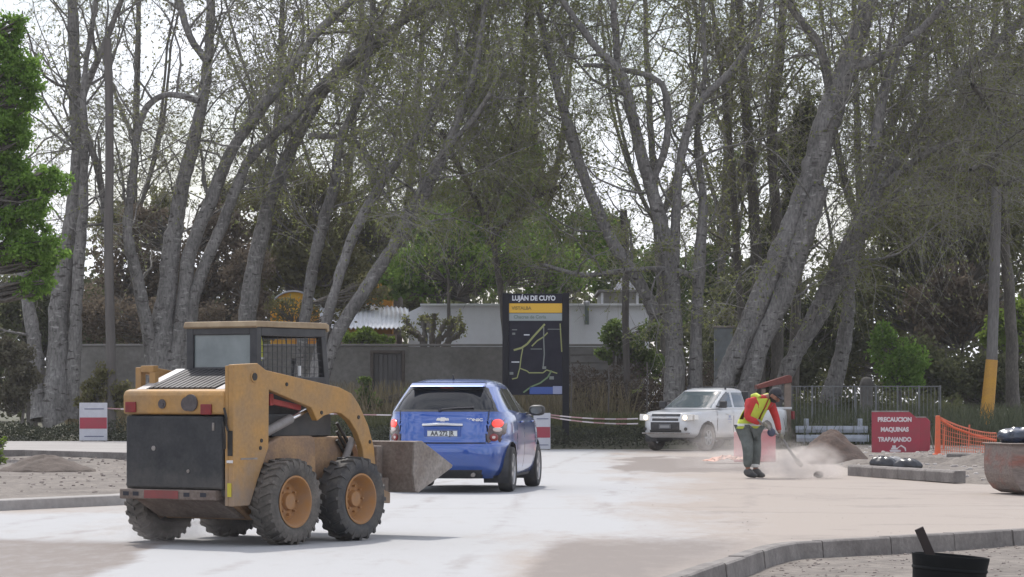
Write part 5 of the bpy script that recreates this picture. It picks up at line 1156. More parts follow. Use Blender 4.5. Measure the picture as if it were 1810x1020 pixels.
m = MB(); m.prism([(.28, 1.20), (.70, 1.20), (.72, 1.32), (.40, 1.32), (.30, 1.74), (.20, 1.74)], 'y', -.22, .22); m.build('seat', frame_black, sk, .03)
m = MB(); m.tube([(.62, -.30, 1.30), (.66, -.30, 1.62)], .014, 8); m.tube([(.66, -.30, 1.62), (.66, -.30, 1.67)], .024, 8); m.build('control_lever', frame_black, sk, 0, True)
m = MB(); m.tube([(.62, .30, 1.30), (.66, .30, 1.62)], .014, 8); m.tube([(.66, .30, 1.62), (.66, .30, 1.67)], .024, 8); m.build('control_lever', frame_black, sk, 0, True)
m = MB(); m.tube([(.50, -.49, 1.51), (.50, -.49, 1.60)], .015, 8); m.build('grab_stub', mat('white_enamel', (.6, .6, .6), .4), sk, 0, True)
# work vest hanging in the cab
vt = empty('hanging_vest', (SK_O[0], SK_O[1], 0), R(90)-SK_TH, 'yellow work vest hanging inside the loader cab behind the side screen', 'vest')
hv = mat('vest_yellow', (.50, .52, .06), .8, var=(.40, .42, .05), vs=9); m = MB()
m.prism([(.06, 1.86), (.15, 1.87), (.17, 1.80), (.18, 1.66), (.15, 1.64), (.09, 1.645), (.06, 1.70)], 'y', -.335, -.30); m.build('cloth', hv, vt, .012)
m = MB(); m.box((.07, -.343, 1.655), (.17, -.3355, 1.675)); m.build('reflective_stripe', mat('reflective', (.6, .6, .58), .4), vt)

# ------------------------------------------------------------------ lofted bodies
def loft(keys, nlev, nring, skew=None):
    K = np.array(keys, float)[:, :5]; Pk = catmull(K, 12)
    cum = np.concatenate([[0], np.cumsum(np.sqrt(np.sum(np.diff(Pk[:, [0, 1, 2, 3]], axis=0)**2, axis=1)))])
    s = np.linspace(0, cum[-1], nlev); P = np.stack([np.interp(s, cum, Pk[:, j]) for j in range(5)], -1)
    rings = []
    for z, xr_, xf_, w_, n_ in P:
        a = (xf_-xr_)/2; xc = (xf_+xr_)/2; t_ = np.linspace(0, 2*np.pi, 721)
        x = xc+a*np.sign(np.cos(t_))*np.abs(np.cos(t_))**(2/n_); y = w_*np.sign(np.sin(t_))*np.abs(np.sin(t_))**(2/n_)
        d = np.concatenate([[0], np.cumsum(np.hypot(np.diff(x), np.diff(y)))]); q = np.linspace(0, d[-1], nring+1)[:-1]
        # keep correspondence: resample each quadrant separately
        xs = []; ys = []
        for k in range(4):
            i0, i1 = k*180, (k+1)*180; dd = d[i0:i1+1]-d[i0]; qq = np.linspace(0, dd[-1], nring//4+1)[:-1]
            xs.append(np.interp(qq, dd, x[i0:i1+1])); ys.append(np.interp(qq, dd, y[i0:i1+1]))
        x = np.concatenate(xs); y = np.concatenate(ys)
        rings.append(np.stack([x, y, np.full_like(x, z)], -1))
    return np.array(rings)
def loft_parts(rings, classify, mats, parent, cap=True, offs=None, zfun=None):
    nl, nr, _ = rings.shape; V = rings.reshape(-1, 3).copy()
    if zfun is not None: V = zfun(V)
    i = np.arange(nl-1)[:, None]*nr+np.arange(nr); j = np.arange(nl-1)[:, None]*nr+(np.arange(nr)+1) % nr
    Q = np.stack([i, j, j+nr, i+nr], -1).reshape(-1, 4)
    c = V[Q].mean(1); nrm = np.cross(V[Q[:, 1]]-V[Q[:, 0]], V[Q[:, 3]]-V[Q[:, 0]]); nrm /= np.linalg.norm(nrm, axis=1, keepdims=True)+1e-12
    cls = classify(c, nrm); res = {}
    vn = np.zeros_like(V)
    for k in range(4): np.add.at(vn, Q[:, k], nrm)
    vn /= np.linalg.norm(vn, axis=1, keepdims=True)+1e-12
    for name in mats:
        sel = Q[cls == name]
        if len(sel) == 0: continue
        o_ = (offs or {}).get(name, 0); groups = [sel]
        if name != 'body':              # every pane or trim piece becomes a part of its own
            lab = {}
            def find(a):
                while lab.setdefault(a, a) != a: lab[a] = lab[lab[a]]; a = lab[a]
                return a
            for f in sel.tolist():
                r0 = find(f[0])
                for q in f[1:]: lab[find(q)] = r0
            rt = np.array([find(f[0]) for f in sel.tolist()]); groups = [sel[rt == r_] for r_ in np.unique(rt)]; groups = [g_ for g_ in groups if len(g_) > 12]
        for g_ in groups:
            u, inv_ = np.unique(g_, return_inverse=True)
            res[name] = npmesh(mats[name][1], V[u]+vn[u]*o_, inv_.reshape(-1, 4), mats[name][0], parent, True)
    if cap:
        for lvl in (0, nl-1):
            mb = MB(); mb.add([tuple(p) for p in V[lvl*nr:(lvl+1)*nr]], [tuple(range(nr))]); mb.build('roof_cap' if lvl else 'underbody', mats['body'][0] if lvl else frame_black, parent)
    return res
def inpoly(px, py, poly):
    r_ = np.zeros(len(px), bool); n_ = len(poly); j = n_-1
    for i in range(n_):
        xi, yi = poly[i]; xj, yj = poly[j]
        c_ = ((yi > py) != (yj > py)) & (px < (xj-xi)*(py-yi)/(yj-yi+1e-12)+xi); r_ ^= c_; j = i
    return r_

# ------------------------------------------------------------------ blue hatchback
CS = 1.045
phi = R(8.1); f_ = np.array([math.sin(phi), math.cos(phi)]); r_v = np.array([math.cos(phi), -math.sin(phi)])
rw = np.array([(897-905)*42.35/F, 42.35]); oc = rw-r_v*.77*CS
car = empty('hatchback_car', (float(oc[0]), float(oc[1]), 0), R(90)-phi, 'blue five door hatchback car seen from behind driving away', 'car'); car.scale = (CS, CS, CS)
keys = [(.19, -.60, 3.10, .76, 5), (.30, -.70, 3.22, .825, 5), (.45, -.745, 3.28, .855, 4.6), (.58, -.75, 3.29, .865, 4.4), (.64, -.735, 3.27, .866, 4.4), (.67, -.69, 3.25, .864, 4.4), (.80, -.675, 3.18, .862, 4.4), (.93, -.65, 3.02, .852, 4.4), (1.00, -.63, 2.72, .835, 4.2), (1.045, -.61, 2.30, .815, 4.2), (1.09, -.585, 2.12, .79, 4.4), (1.24, -.45, 1.80, .705, 4.2), (1.37, -.30, 1.58, .635, 3.8), (1.415, -.22, 1.46, .61, 3.6), (1.45, -.10, 1.34, .57, 3.4), (1.485, .10, 1.18, .50, 3.2), (1.508, .30, 1.0, .38, 3), (1.516, .55, .80, .12, 2.5)]
rg = loft(keys, 150, 440)
WC = [(0.0, .305), (2.52, .305)]
def carcls(c, nr_):
    x, y, z = c.T; o = np.full(len(c), 'body', dtype=object)
    rear = (nr_[:, 0] < -.35) & (x < .2)
    side = np.abs(nr_[:, 1]) > .62
    o[rear & inpoly(y, z, [(-.715, 1.075), (.715, 1.075), (.675, 1.20), (.56, 1.385), (.50, 1.415), (-.50, 1.415), (-.56, 1.385), (-.675, 1.20)])] = 'rim_black'
    o[rear & inpoly(y, z, [(-.65, 1.10), (.65, 1.10), (.60, 1.22), (.49, 1.365), (-.49, 1.365), (-.60, 1.22)])] = 'rear_glass'
    o[side & inpoly(x, z, [(.06, 1.10), (-.02, 1.20), (.12, 1.335), (.35, 1.385), (1.25, 1.37), (1.62, 1.22), (1.95, 1.05), (1.0, 1.05)])] = 'side_glass'
    o[side & (o == 'side_glass') & ((np.abs(x-.98) < .035) | (np.abs(x-.32) < .02))] = 'pillar'
    front = (nr_[:, 0] > .25) & (z > 1.07) & (z < 1.42) & (np.abs(y) < .66-.25*(z-1.07))
    o[front] = 'front_glass'
    # shut lines
    hl = rear & (((np.abs(z-.655) < .008) & (np.abs(y) < .56)) | ((np.abs(np.abs(y)-(.57+.06*(z-.66))) < .008) & (z > .655) & (z < 1.09)))
    o[hl] = 'gap'
    o[rear & (np.abs(z-.475) < .006) & (np.abs(y) < .70)] = 'gap'
    sl_ = side & (z > .30) & (z < 1.05) & ((np.abs(x-1.0) < .008) | (np.abs(x-2.0) < .008) | (np.abs(x-.36) < .008) & (z > .5))
    o[sl_] = 'gap'
    o[side & (z < .235)] = 'rim_black'
    for cx_, cz_ in WC:
        d = np.hypot(x-cx_, z-cz_); o[(np.abs(y) > .55) & (d < .365)] = 'hole'
    lo_ = rear & (z < .30) & (np.abs(y) < .52); o[lo_] = 'rim_black'
    return o
cm = {'body': (blue, 'body'), 'rim_black': (black_plastic, 'trim'), 'rear_glass': (glass_tint, 'rear_window'), 'side_glass': (mat('side_glass', (.05, .055, .06), .05, coat=1, spec=.8), 'side_window'), 'pillar': (black_plastic, 'pillar'), 'front_glass': (MATS['side_glass'], 'windscreen'), 'gap': (ink, 'shut_line')}
cp_ = loft_parts(rg, carcls, cm, car, True, {'rear_glass': -.004, 'gap': -.003})
def rear_x(y, z, ks=keys):
    K = catmull(np.array(ks, float), 12); o_ = np.argsort(K[:, 0]); g = lambda j: np.interp(z, K[o_, 0], K[o_, j])
    xr_, xf_, w_, n_ = g(1), g(2), g(3), g(4); a = (xf_-xr_)/2; xc = (xf_+xr_)/2
    return xc-a*(1-min(.9999, abs(y/w_)**n_))**(1/n_)
def rear_patch(poly, m_, name, parent, off=.006, th=.012, lab=None):
    """a plate following the rear surface: poly in (y,z)"""
    c_ = (sum(p[0] for p in poly)/len(poly), sum(p[1] for p in poly)/len(poly)); rings_ = 5; vs = []; fs = []; n_ = len(poly)
    vs.append((rear_x(c_[0], c_[1])-off-th*.6, c_[0], c_[1]))
    for k in range(1, rings_+1):
        t_ = k/rings_
        for p in poly:
            y = c_[0]+(p[0]-c_[0])*t_; z = c_[1]+(p[1]-c_[1])*t_; vs.append((rear_x(y, z)-off*(1 if k < rings_ else 0)-th*(1-t_**4)*.6, y, z))
    for i in range(n_): fs.append((0, 1+i, 1+(i+1) % n_))
    for k in range(1, rings_):
        for i in range(n_): a = 1+(k-1)*n_; b_ = 1+k*n_; fs.append((a+i, b_+i, b_+(i+1) % n_, a+(i+1) % n_))
    mb = MB(); mb.add(vs, fs); return mb.build(name, m_, parent, 0, True)
def circ(cy, cz_, ry, rz_, n_=22): return [(cy+ry*math.cos(2*math.pi*i/n_), cz_+rz_*math.sin(2*math.pi*i/n_)) for i in range(n_)]
lampbk = mat('lamp_housing', (.045, .012, .014), .25, coat=.8)
for s_ in (-1, 1):
    hs = rear_patch([(s_*.625, .99), (s_*.78, 1.0), (s_*.815, .93), (s_*.80, .78), (s_*.73, .66), (s_*.60, .655), (s_*.575, .74), (s_*.60, .88)], lampbk, 'tail_lamp', car, .004, .01)
    rear_patch(circ(s_*.70, .915, .066, .062), lamp_red, 'lit_lens', hs, .014, .02)
    rear_patch(circ(s_*.70, .838, .056, .036), mat('clear_lens', (.55, .45, .42), .2, coat=1) if 'clear_lens' not in MATS else MATS['clear_lens'], 'reverse_lens', hs, .018, .02)
    rear_patch(circ(s_*.665, .735, .054, .054), red_lens, 'lower_lens', hs, .014, .02)
    rear_patch(circ(s_*.665, .735, .024, .024), MATS['clear_lens'], 'lens_centre', hs, .030, .012)
m = MB(); m.tube([(rear_x(-.27+.54*i/8, .905)-.02-.006*math.sin(i/8*math.pi), -.27+.54*i/8, .905-.004*math.cos(i/8*math.pi*2)) for i in range(9)], .020, 8); m.build('chrome_bar', chrome, car, 0, True)
pl = MB(); xq = rear_x(0, .80)
rcs = MB(); rcs.box((xq-.012, -.25, .745), (xq+.02, .25, .88)); rcs.build('plate_recess', blue, car, .01)
pl.box((xq-.022, -.20, .75), (xq-.0125, .20, .835)); plo = pl.build('number_plate', plate_m, car, .004)
pl = MB(); pl.box((xq-.0245, -.20+.002, .822), (xq-.0222, .198, .834)); pl.build('plate_band', mat('plate_blue', (.05, .08, .25), .5), plo)
text('AA 272 JR', .085, mat('plate_ink', (.06, .06, .07), .5), car, (xq-.0225, 0, .785), (R(90), 0, R(-90)), 'plate_lettering', .002, 'CENTER', .003, .85)
em = MB(); xe = rear_x(0, .975)
em.prism([(-.085, .955), (-.03, .955), (-.03, .945), (.03, .945), (.04, .955), (.09, .955), (.075, .99), (.03, .99), (.03, 1.0), (-.03, 1.0), (-.04, .99), (-.075, .99)], 'x', xe-.016, xe-.004); em.build('emblem', chrome, car, .003)
text('SONIC', .05, chrome, car, (rear_x(-.42, .965)-.006, -.42, .965), (R(90), 0, R(-90)), 'model_lettering', .003, 'CENTER', .002, 1.5)
m = MB(); m.tube([(.25, 0, 1.495), (.19, 0, 1.57)], .006, 6); m.tube([(.28, 0, 1.49), (.24, 0, 1.508)], .02, 8); m.build('antenna', black_plastic, car, 0, True)
m = MB(); m.tube([(rear_x(.05, 1.10)-.012, .05, 1.10), (rear_x(-.1, 1.115)-.014, -.10, 1.118), (rear_x(-.4, 1.13)-.014, -.40, 1.13)], .009, 6); m.tube([(rear_x(0, 1.1)-.004, .05, 1.085), (rear_x(0, 1.1)-.03, .05, 1.095)], .022, 10); m.build('rear_wiper', ink, car, 0, True)
m = MB(); m.prism([(-.335, 1.412), (-.315, 1.398), (-.10, 1.42), (.0, 1.468), (-.18, 1.452)], 'y', -.50, .50); m.build('spoiler', blue, car, .012)
m = MB(); m.box((rear_x(0, 1.38)-.03, -.09, 1.383), (rear_x(0, 1.38)-.01, .09, 1.394)); m.build('brake_light', red_lens, car, .003)
m = MB(); m.tube([(-.70, -.42, .245), (-.77, -.42, .24)], .028, 12); m.build('exhaust_pipe', steel, car, 0, True)
for s_ in (-1, 1):
    m = MB(); m.box((1.55, s_*.80-.03, 1.03), (1.65, s_*.80+.03, 1.06)); m.build('mirror_arm', black_plastic, car, .008)
    v_ = []; n1, n2 = 18, 10; mm = MB()
    for j in range(n2+1):
        for i in range(n1):
            a = 2*math.pi*i/n1; b_ = math.pi*j/n2; q = lambda t_: math.copysign(abs(t_)**.7, t_)
            v_.append((1.60+.075*q(math.cos(b_)), s_*.955+.115*q(math.sin(b_))*q(math.cos(a)), 1.085+.075*q(math.sin(b_))*q(math.sin(a))))
    mm.add(v_, [(j*n1+i, j*n1+(i+1)%n1, (j+1)*n1+(i+1)%n1, (j+1)*n1+i) for j in range(n2) for i in range(n1)]); mi = mm.build('mirror', black_plastic, car, 0, True)
    m = MB(); m.prism([(s_*.955+.085*math.cos(a), 1.085+.052*math.sin(a)) for a in np.linspace(0, 2*math.pi, 17)[:-1]], 'x', 1.520, 1.5235); m.build('mirror_glass', MATS['side_glass'], mi)
    for xh in (.62, 1.68):
        m = MB(); m.tube([(xh, s_*.862, .93), (xh+.05, s_*.885, .935), (xh+.12, s_*.885, .935), (xh+.16, s_*.862, .93)], .012, 6); m.build('door_handle', blue, car, 0, True)
    for cx_, cz_ in WC:
        wl = MB(); seg_ = [(cx_+.37*math.cos(a), cz_+.37*math.sin(a)) for a in np.linspace(-.5, math.pi+.5, 20)]
        wl.prism(seg_, 'y', min(s_*.50, s_*.52), max(s_*.50, s_*.52))
        for (a1x, a1z), (b1x, b1z) in zip(seg_, seg_[1:]): wl.add([(a1x, s_*.52, a1z), (b1x, s_*.52, b1z), (b1x, s_*.835, b1z), (a1x, s_*.835, a1z)], [(0,1,2,3)])
        wl.build('wheel_well', frame_black, car)
        wheel(car, cx_, s_*.765, .305, .195, .20, s_, rubber_clean, mat('alloy', (.42, .42, .43), .35, .8) if 'alloy' not in MATS else MATS['alloy'], 0, 5, .03)
m = MB(); m.box((-.3, -.52, .22), (2.9, .52, .60)); m.build('floor_pan', frame_black, car, .02)

# ------------------------------------------------------------------ white pickup, facing the camera obliquely
A_ = R(32); PS = .93; YPk = 75.6
hd = np.array([-math.sin(A_), -math.cos(A_)]); lf = np.array([math.cos(A_), -math.sin(A_)])   # heading, its left
fw = np.array([(1247-905)*YPk/F, YPk]); op = fw-lf*.76*PS-hd*3.05*PS                                     # origin under the rear axle
pk = empty('pickup_truck', (float(op[0]), float(op[1]), 0), math.atan2(hd[1], hd[0]), 'white crew cab pickup truck with lit headlamps waiting at the far road edge', 'pickup'); pk.scale = (PS, PS, PS)
low = [(.36, -2.0, 3.72, .74, 7), (.45, -2.05, 3.85, .83, 7), (.60, -2.07, 3.92, .86, 6), (.80, -2.07, 3.92, .865, 6), (.95, -2.06, 3.88, .86, 6), (1.04, -2.05, 3.75, .85, 6), (1.085, -2.04, 3.30, .835, 6), (1.12, -2.03, 2.75, .81, 7), (1.135, -1.95, 2.62, .76, 7)]
WP = [(-.35, .37), (3.05, .37)]
def pkcls(c, nr_):
    x, y, z = c.T; o = np.full(len(c), 'body', dtype=object); side = np.abs(nr_[:, 1]) > .7; front = (nr_[:, 0] > .4) & (x > 3.0)
    for cx_, cz_ in WP:
        d = np.hypot(x-cx_, z-cz_); o[(np.abs(y) > .55) & (d < .43)] = 'hole'
    gap = side & (z > .46) & (z < 1.10) & ((np.abs(x-2.55) < .012) | (np.abs(x-1.62) < .012) | (np.abs(x-.72) < .012) | (np.abs(x-.55) < .02))
    o[gap] = 'gap'
    o[front & (np.abs(y) < .42) & (z > .80) & (z < .985) & (np.abs(z-.895) > .022)] = 'grille'
    o[front & (np.abs(y) < .46) & (z < .765) & (z > .47)] = 'grille'
    return o
pm = {'body': (white_paint, 'body'), 'gap': (ink, 'shut_line'), 'grille': (black_plastic, 'grille'), 'side_glass': (glass, 'side_window'), 'front_glass': (MATS['side_glass'], 'windscreen'), 'pillar': (black_plastic, 'pillar')}
loft_parts(loft(low, 70, 360), pkcls, pm, pk, True)
cabk = [(1.125, .50, 2.80, .80, 7), (1.16, .52, 2.70, .795, 7), (1.30, .55, 2.42, .76, 7), (1.50, .60, 2.02, .70, 6), (1.60, .64, 1.84, .67, 5.5), (1.655, .70, 1.70, .62, 4.5), (1.69, .85, 1.50, .50, 4), (1.70, 1.0, 1.3, .25, 3)]
def cabcls(c, nr_):
    x, y, z = c.T; o = np.full(len(c), 'body', dtype=object); side = np.abs(nr_[:, 1]) > .6; front = nr_[:, 0] > .35
    o[side & inpoly(x, z, [(.62, 1.17), (.68, 1.57), (1.72, 1.58), (2.10, 1.40), (2.45, 1.20), (2.45, 1.17)])] = 'side_glass'
    o[(o == 'side_glass') & ((np.abs(x-1.52) < .05))] = 'body'
    o[front & (z > 1.16) & (z < 1.60) & (np.abs(y) < .70-.28*(z-1.16))] = 'front_glass'
    o[(nr_[:, 0] < -.6) & (z > 1.22) & (z < 1.56) & (np.abs(y) < .55)] = 'front_glass'
    return o
glp = mat('pickup_windscreen', (.10, .13, .14), .06, coat=1, spec=.8)
pm['front_glass'] = (glp, 'windscreen'); pm['side_glass'] = (mat('pickup_side_glass', (.03, .035, .04), .06, coat=1, spec=.8), 'side_window')
loft_parts(loft(cabk, 60, 260), cabcls, pm, pk, True)
m = MB(); m.box((-1.97, -.74, 1.136), (.42, .74, 1.142)); m.build('bed_shade_sheet', ink, pk)  # flat black sheet standing in for the shade inside the open bed
m = MB()
for y0 in (-.80, .74): m.box((-2.02, y0, 1.10), (.48, y0+.06, 1.165))
m.box((-2.04, -.739, 1.10), (-1.98, .739, 1.165)); m.build('bed_rail', white_paint, pk, .01)
m = MB(); m.box((.42, -.70, 1.143), (.48, .70, 1.60)); m.build('headboard_frame', frame_black, pk, .01)
for x0 in (.95, 1.55):
    m = MB(); m.box((x0, -.62, 1.712), (x0+.05, .62, 1.735)); m.build('roof_bar', frame_black, pk, .004)
    for y in (-.60, .56):
        m = MB(); m.box((x0, y, 1.63), (x0+.05, y+.04, 1.711)); m.build('roof_bar_foot', frame_black, pk, .004)
for s_ in (-1, 1):
    hl_ = MB(); hl_.prism([(s_*.47, .80), (s_*.80, .82), (s_*.79, .99), (s_*.47, .985)], 'x', 3.72, 3.905); hlo = hl_.build('headlamp', lens_clear, pk, .02)
    m = MB(); m.lathe([(0, 3.925), (.05, 3.92), (.068, 3.908), (.07, 3.90)], 'x', (0, s_*.60, .895), 18); m.build('lit_lens', lamp_on, hlo, 0, True)
    m = MB(); m.prism([(s_*.805, .83), (s_*.85, .84), (s_*.845, .97), (s_*.80, .98)], 'x', 3.60, 3.80); m.build('turn_lamp', lens_clear, hlo, .006)
    m = MB(); m.lathe([(0, 3.915), (.045, 3.915), (.05, 3.90)], 'x', (0, s_*.62, .59), 14); m.build('fog_lamp', MATS['grease_black'], pk, 0, True)
    m = MB(); m.box((2.30, s_*.80-.04, 1.16), (2.36, s_*.80+.04, 1.20)); m.build('mirror_arm', black_plastic, pk, .005)
    m = MB(); m.box((2.28, s_*.93-.11, 1.15), (2.40, s_*.93+.09, 1.34)); m.build('mirror', black_plastic, pk, .03)
    m = MB(); m.prism([(s_*.79, .82), (s_*.86, .82), (s_*.86, 1.05), (s_*.79, 1.05)], 'x', -2.085, -1.97); m.build('tail_lamp', red_lens, pk, .006)
    for xh in (1.05, 1.98):
        m = MB(); m.tube([(xh-.09, s_*.862, .99), (xh-.05, s_*.885, .99), (xh+.05, s_*.885, .99), (xh+.09, s_*.862, .99)], .013, 6); m.build('door_handle', white_paint, pk, 0, True)
    for cx_, cz_ in WP:
        wl = MB(); seg_ = [(cx_+.435*math.cos(a), cz_+.435*math.sin(a)) for a in np.linspace(-.3, math.pi+.3, 20)]
        wl.prism(seg_, 'y', min(s_*.50, s_*.52), max(s_*.50, s_*.52))
        for (a1x, a1z), (b1x, b1z) in zip(seg_, seg_[1:]): wl.add([(a1x, s_*.52, a1z), (b1x, s_*.52, b1z), (b1x, s_*.85, b1z), (a1x, s_*.85, a1z)], [(0,1,2,3)])
        wl.build('wheel_well', frame_black, pk)
        wheel(pk, cx_, s_*.755, .355, .225, .20, s_, rubber, MATS['alloy'], 0, 6, .03)
m = MB(); m.box((3.90, -.40, .882), (3.945, .40, .908)); m.build('grille_bar', chrome, pk, .008)
em = MB(); em.prism([(-.09, .88), (-.03, .88), (-.03, .87), (.03, .87), (.04, .88), (.10, .88), (.085, .91), (.03, .91), (.03, .92), (-.03, .92), (-.04, .91), (-.085, .91)], 'x', 3.946, 3.955); em.build('emblem', chrome, pk)
m = MB(); m.box((3.915, -.18, .60), (3.935, .18, .72)); po = m.build('number_plate', mat('dark_plate', (.12, .12, .125), .5), pk, .004)
m = MB(); m.box((3.9355, -.14, .625), (3.937, .14, .69)); m.build('plate_characters', mat('plate_grey', (.25, .25, .25), .5), po)
m = MB(); m.box((3.80, -.70, .455), (3.935, .70, .50)); m.build('skid_bar', steel, pk, .012)
m = MB(); m.box((-.9, -.52, .30), (3.5, .52, .65)); m.build('chassis', frame_black, pk, .02)
dk = mat('decal_blue', (.22, .26, .42), .5)
m = MB(); m.box((1.72, .8635, .83), (1.98, .8665, .86)); m.box((1.76, .8635, .76), (1.94, .8665, .78)); m.box((1.79, .8635, .88), (1.91, .8665, .95)); m.build('door_decal', dk, pk)

# ------------------------------------------------------------------ road worker
wk = empty('person', (X_(1335, 49.7), 49.7, 0), 0, 'road worker in red shirt and yellow vest bending forward with a blower', 'person')
def skin(name, nodes, edges, m_, parent, sub=2, root=0):
    me = bpy.data.meshes.new(name); me.from_pydata([n_[:3] for n_ in nodes], edges, [])
    o = link(name, me, m_, parent); md = o.modifiers.new('skin', 'SKIN'); md.use_smooth_shade = True
    for i, n_ in enumerate(nodes):
        r_ = n_[3]; me.skin_vertices[0].data[i].radius = (r_, r_) if not isinstance(r_, tuple) else r_; me.skin_vertices[0].data[i].use_root = (i == root)
    s_ = o.modifiers.new('sub', 'SUBSURF'); s_.levels = sub; s_.render_levels = sub; return o
shirt = mat('red_shirt', (.50, .03, .025), .8, var=(.38, .025, .025), vs=9, bump=.5, bs=18)
pants = mat('grey_trousers', (.135, .15, .14), .85, var=(.085, .095, .09), vs=8, bump=.5, bs=16)
skinm = mat('skin', (.30, .15, .10), .6, var=(.26, .12, .08), vs=12)
hair = mat('black_hair', (.012, .010, .010), .8); capm = mat('dark_cap', (.018, .018, .024), .8, var=(.03, .03, .035), vs=12)
boots = mat('dark_boots', (.045, .045, .048), .7, var=(.08, .075, .07), vs=10)
# one continuous body (skin) that the clothes cover
BN = [(-.09, .02, .84, .135), (-.06, .0, 1.0, .125), (.03, -.02, 1.16, .145), (.10, -.03, 1.27, .12), (.19, -.055, 1.33, .055), (.25, -.08, 1.355, .052),
      (-.045, -.14, 1.265, .07), (-.155, -.20, 1.0, .045), (.10, -.30, .885, .030), (.255, .10, 1.22, .065), (.345, .05, .97, .045), (.395, -.06, .73, .030),
      (-.16, -.06, .78, .095), (-.105, -.12, .46, .060), (-.135, -.08, .12, .038), (-.02, .08, .78, .095), (.02, .03, .45, .060), (.005, .06, .10, .038)]
BE = [(0,1),(1,2),(2,3),(3,4),(4,5),(3,6),(6,7),(7,8),(3,9),(9,10),(10,11),(0,12),(12,13),(13,14),(0,15),(15,16),(16,17)]
skin('body', BN, BE, skinm, wk)
g_ = .012
skin('shirt', [(-.10, .02, .83, .15), (-.065, .0, 1.0, .142), (.02, -.02, 1.16, .165), (.10, -.03, 1.285, .150), (.19, -.055, 1.335, .072), (-.055, -.145, 1.27, .088), (-.165, -.205, .995, .064), (.06, -.285, .90, .047), (.265, .105, 1.22, .082), (.355, .05, .965, .062), (.39, -.045, .765, .046)],
     [(0,1),(1,2),(2,3),(3,4),(3,5),(5,6),(6,7),(3,8),(8,9),(9,10)], shirt, wk)
skin('trousers', [(-.095, .02, .83, .158), (-.165, -.06, .76, .125), (-.125, -.11, .46, .095), (-.135, -.08, .16, .072), (-.015, .08, .76, .125), (.015, .03, .45, .095), (.005, .06, .15, .072)],
     [(0,1),(1,2),(2,3),(0,4),(4,5),(5,6)], pants, wk)
for s_, (x, y) in enumerate(((-.135, -.08), (.005, .06))):
    skin('boot', [(x, y, .17, .062), (x+.01, y-.005, .085, .058), (x-.035, y+.02, .045, .045), (x+.09, y-.05, .045, .048), (x+.16, y-.085, .04, .036)], [(0,1),(1,2),(1,3),(3,4)], boots, wk, 2, 1)
m = MB(); m.lathe([(.074, .175), (.076, .18), (.076, .225), (.074, .23)], 'z', (.0, .055, 0), 20); m.build('ankle_band', MATS['reflective'], wk, 0, True)
# vest: front strips, back and waist band following the torso
vy = mat('vest_lime', (.50, .56, .05), .7, var=(.40, .46, .05), vs=10)
fdir = np.array([.7, -.7, 0]); ldir = np.array([.7, .7, 0])
tor = catmull([(-.125, .03, .80), (-.065, .0, 1.0), (.02, -.02, 1.16), (.09, -.03, 1.30)], 5)
def strip_v(a0, a1, t0, t1, m_, name, rr0=.188, rr1=.172, th=.012):
    vs = []; fs = []; nt_, na = 9, 9
    for i in range(nt_+1):
        t_ = t0+(t1-t0)*i/nt_; k = t_*(len(tor)-1); i0 = min(int(k), len(tor)-2); p = tor[i0]+(tor[i0+1]-tor[i0])*(k-i0)
        bulge = rr0+(rr1-rr0)*t_+.012*math.sin(t_*math.pi)
        for j in range(na+1):
            a = a0+(a1-a0)*j/na; q = p+fdir*math.cos(a)*bulge*.90+ldir*math.sin(a)*bulge*1.12
            vs.append(tuple(q))
    for i in range(nt_):
        for j in range(na): fs.append((i*(na+1)+j, i*(na+1)+j+1, (i+1)*(na+1)+j+1, (i+1)*(na+1)+j))
    mb = MB(); mb.add(vs, fs); o = mb.build(name, m_, wk, 0, True); sd_ = o.modifiers.new('solid', 'SOLIDIFY'); sd_.thickness = th; return o
strip_v(R(-80), R(-5), .26, 1.02, vy, 'vest_front'); strip_v(R(9), R(74), .26, .98, vy, 'vest_front')
strip_v(R(120), R(240), .05, 1.02, vy, 'vest_back'); strip_v(R(-125), R(125), .02, .27, vy, 'vest_hem', .196, .186)
strip_v(R(-50), R(-28), .34, .98, MATS['reflective'], 'reflective_strip', .196, .182, .004)
strip_v(R(-125), R(125), .11, .17, MATS['reflective'], 'reflective_strip', .205, .195, .004)
# shoulder pads of the vest
for a in ((.00, -.13, 1.35), (.20, .06, 1.345)):
    m = MB(); m.tube([(a[0]-.05, a[1]+.05, a[2]-.02), a, (a[0]+.06, a[1]-.05, a[2]-.035)], [.05, .052, .045], 10); m.build('vest_shoulder', vy, wk, 0, True)
# head: looks down to the right
def ell(name, c_, rad, m_, rot=None, parent=wk, n1=26, n2=18, fn=None):
    M = Matrix.Rotation(R(-42), 3, 'Z') @ Matrix.Rotation(R(38), 3, 'Y')
    if rot is not None: M = rot
    vs = []
    for j in range(n2+1):
        for i in range(n1):
            a = 2*math.pi*i/n1; b_ = math.pi*j/n2; p = Vector((rad[0]*math.sin(b_)*math.cos(a), rad[1]*math.sin(b_)*math.sin(a), rad[2]*math.cos(b_)))
            if fn: p = fn(p)
            vs.append(M @ p+Vector(c_))
    mb = MB(); mb.add(vs, [(j*n1+i, j*n1+(i+1)%n1, (j+1)*n1+(i+1)%n1, (j+1)*n1+i) for j in range(n2) for i in range(n1)]); return mb.build(name, m_, parent, 0, True)
HC = Vector((.315, -.10, 1.36)); HM = Matrix.Rotation(R(-42), 3, 'Z') @ Matrix.Rotation(R(38), 3, 'Y')
def hf(p):
    p = p.copy()
    if p.z < 0: p.y *= 1-.30*min(1, -p.z/.12); p.x *= 1-.06*min(1, -p.z/.12)
    return p
ell('head', HC, (.098, .078, .122), skinm, None, wk, 26, 18, hf)
def hp(x, y, z): return HC+HM @ Vector((x, y, z))
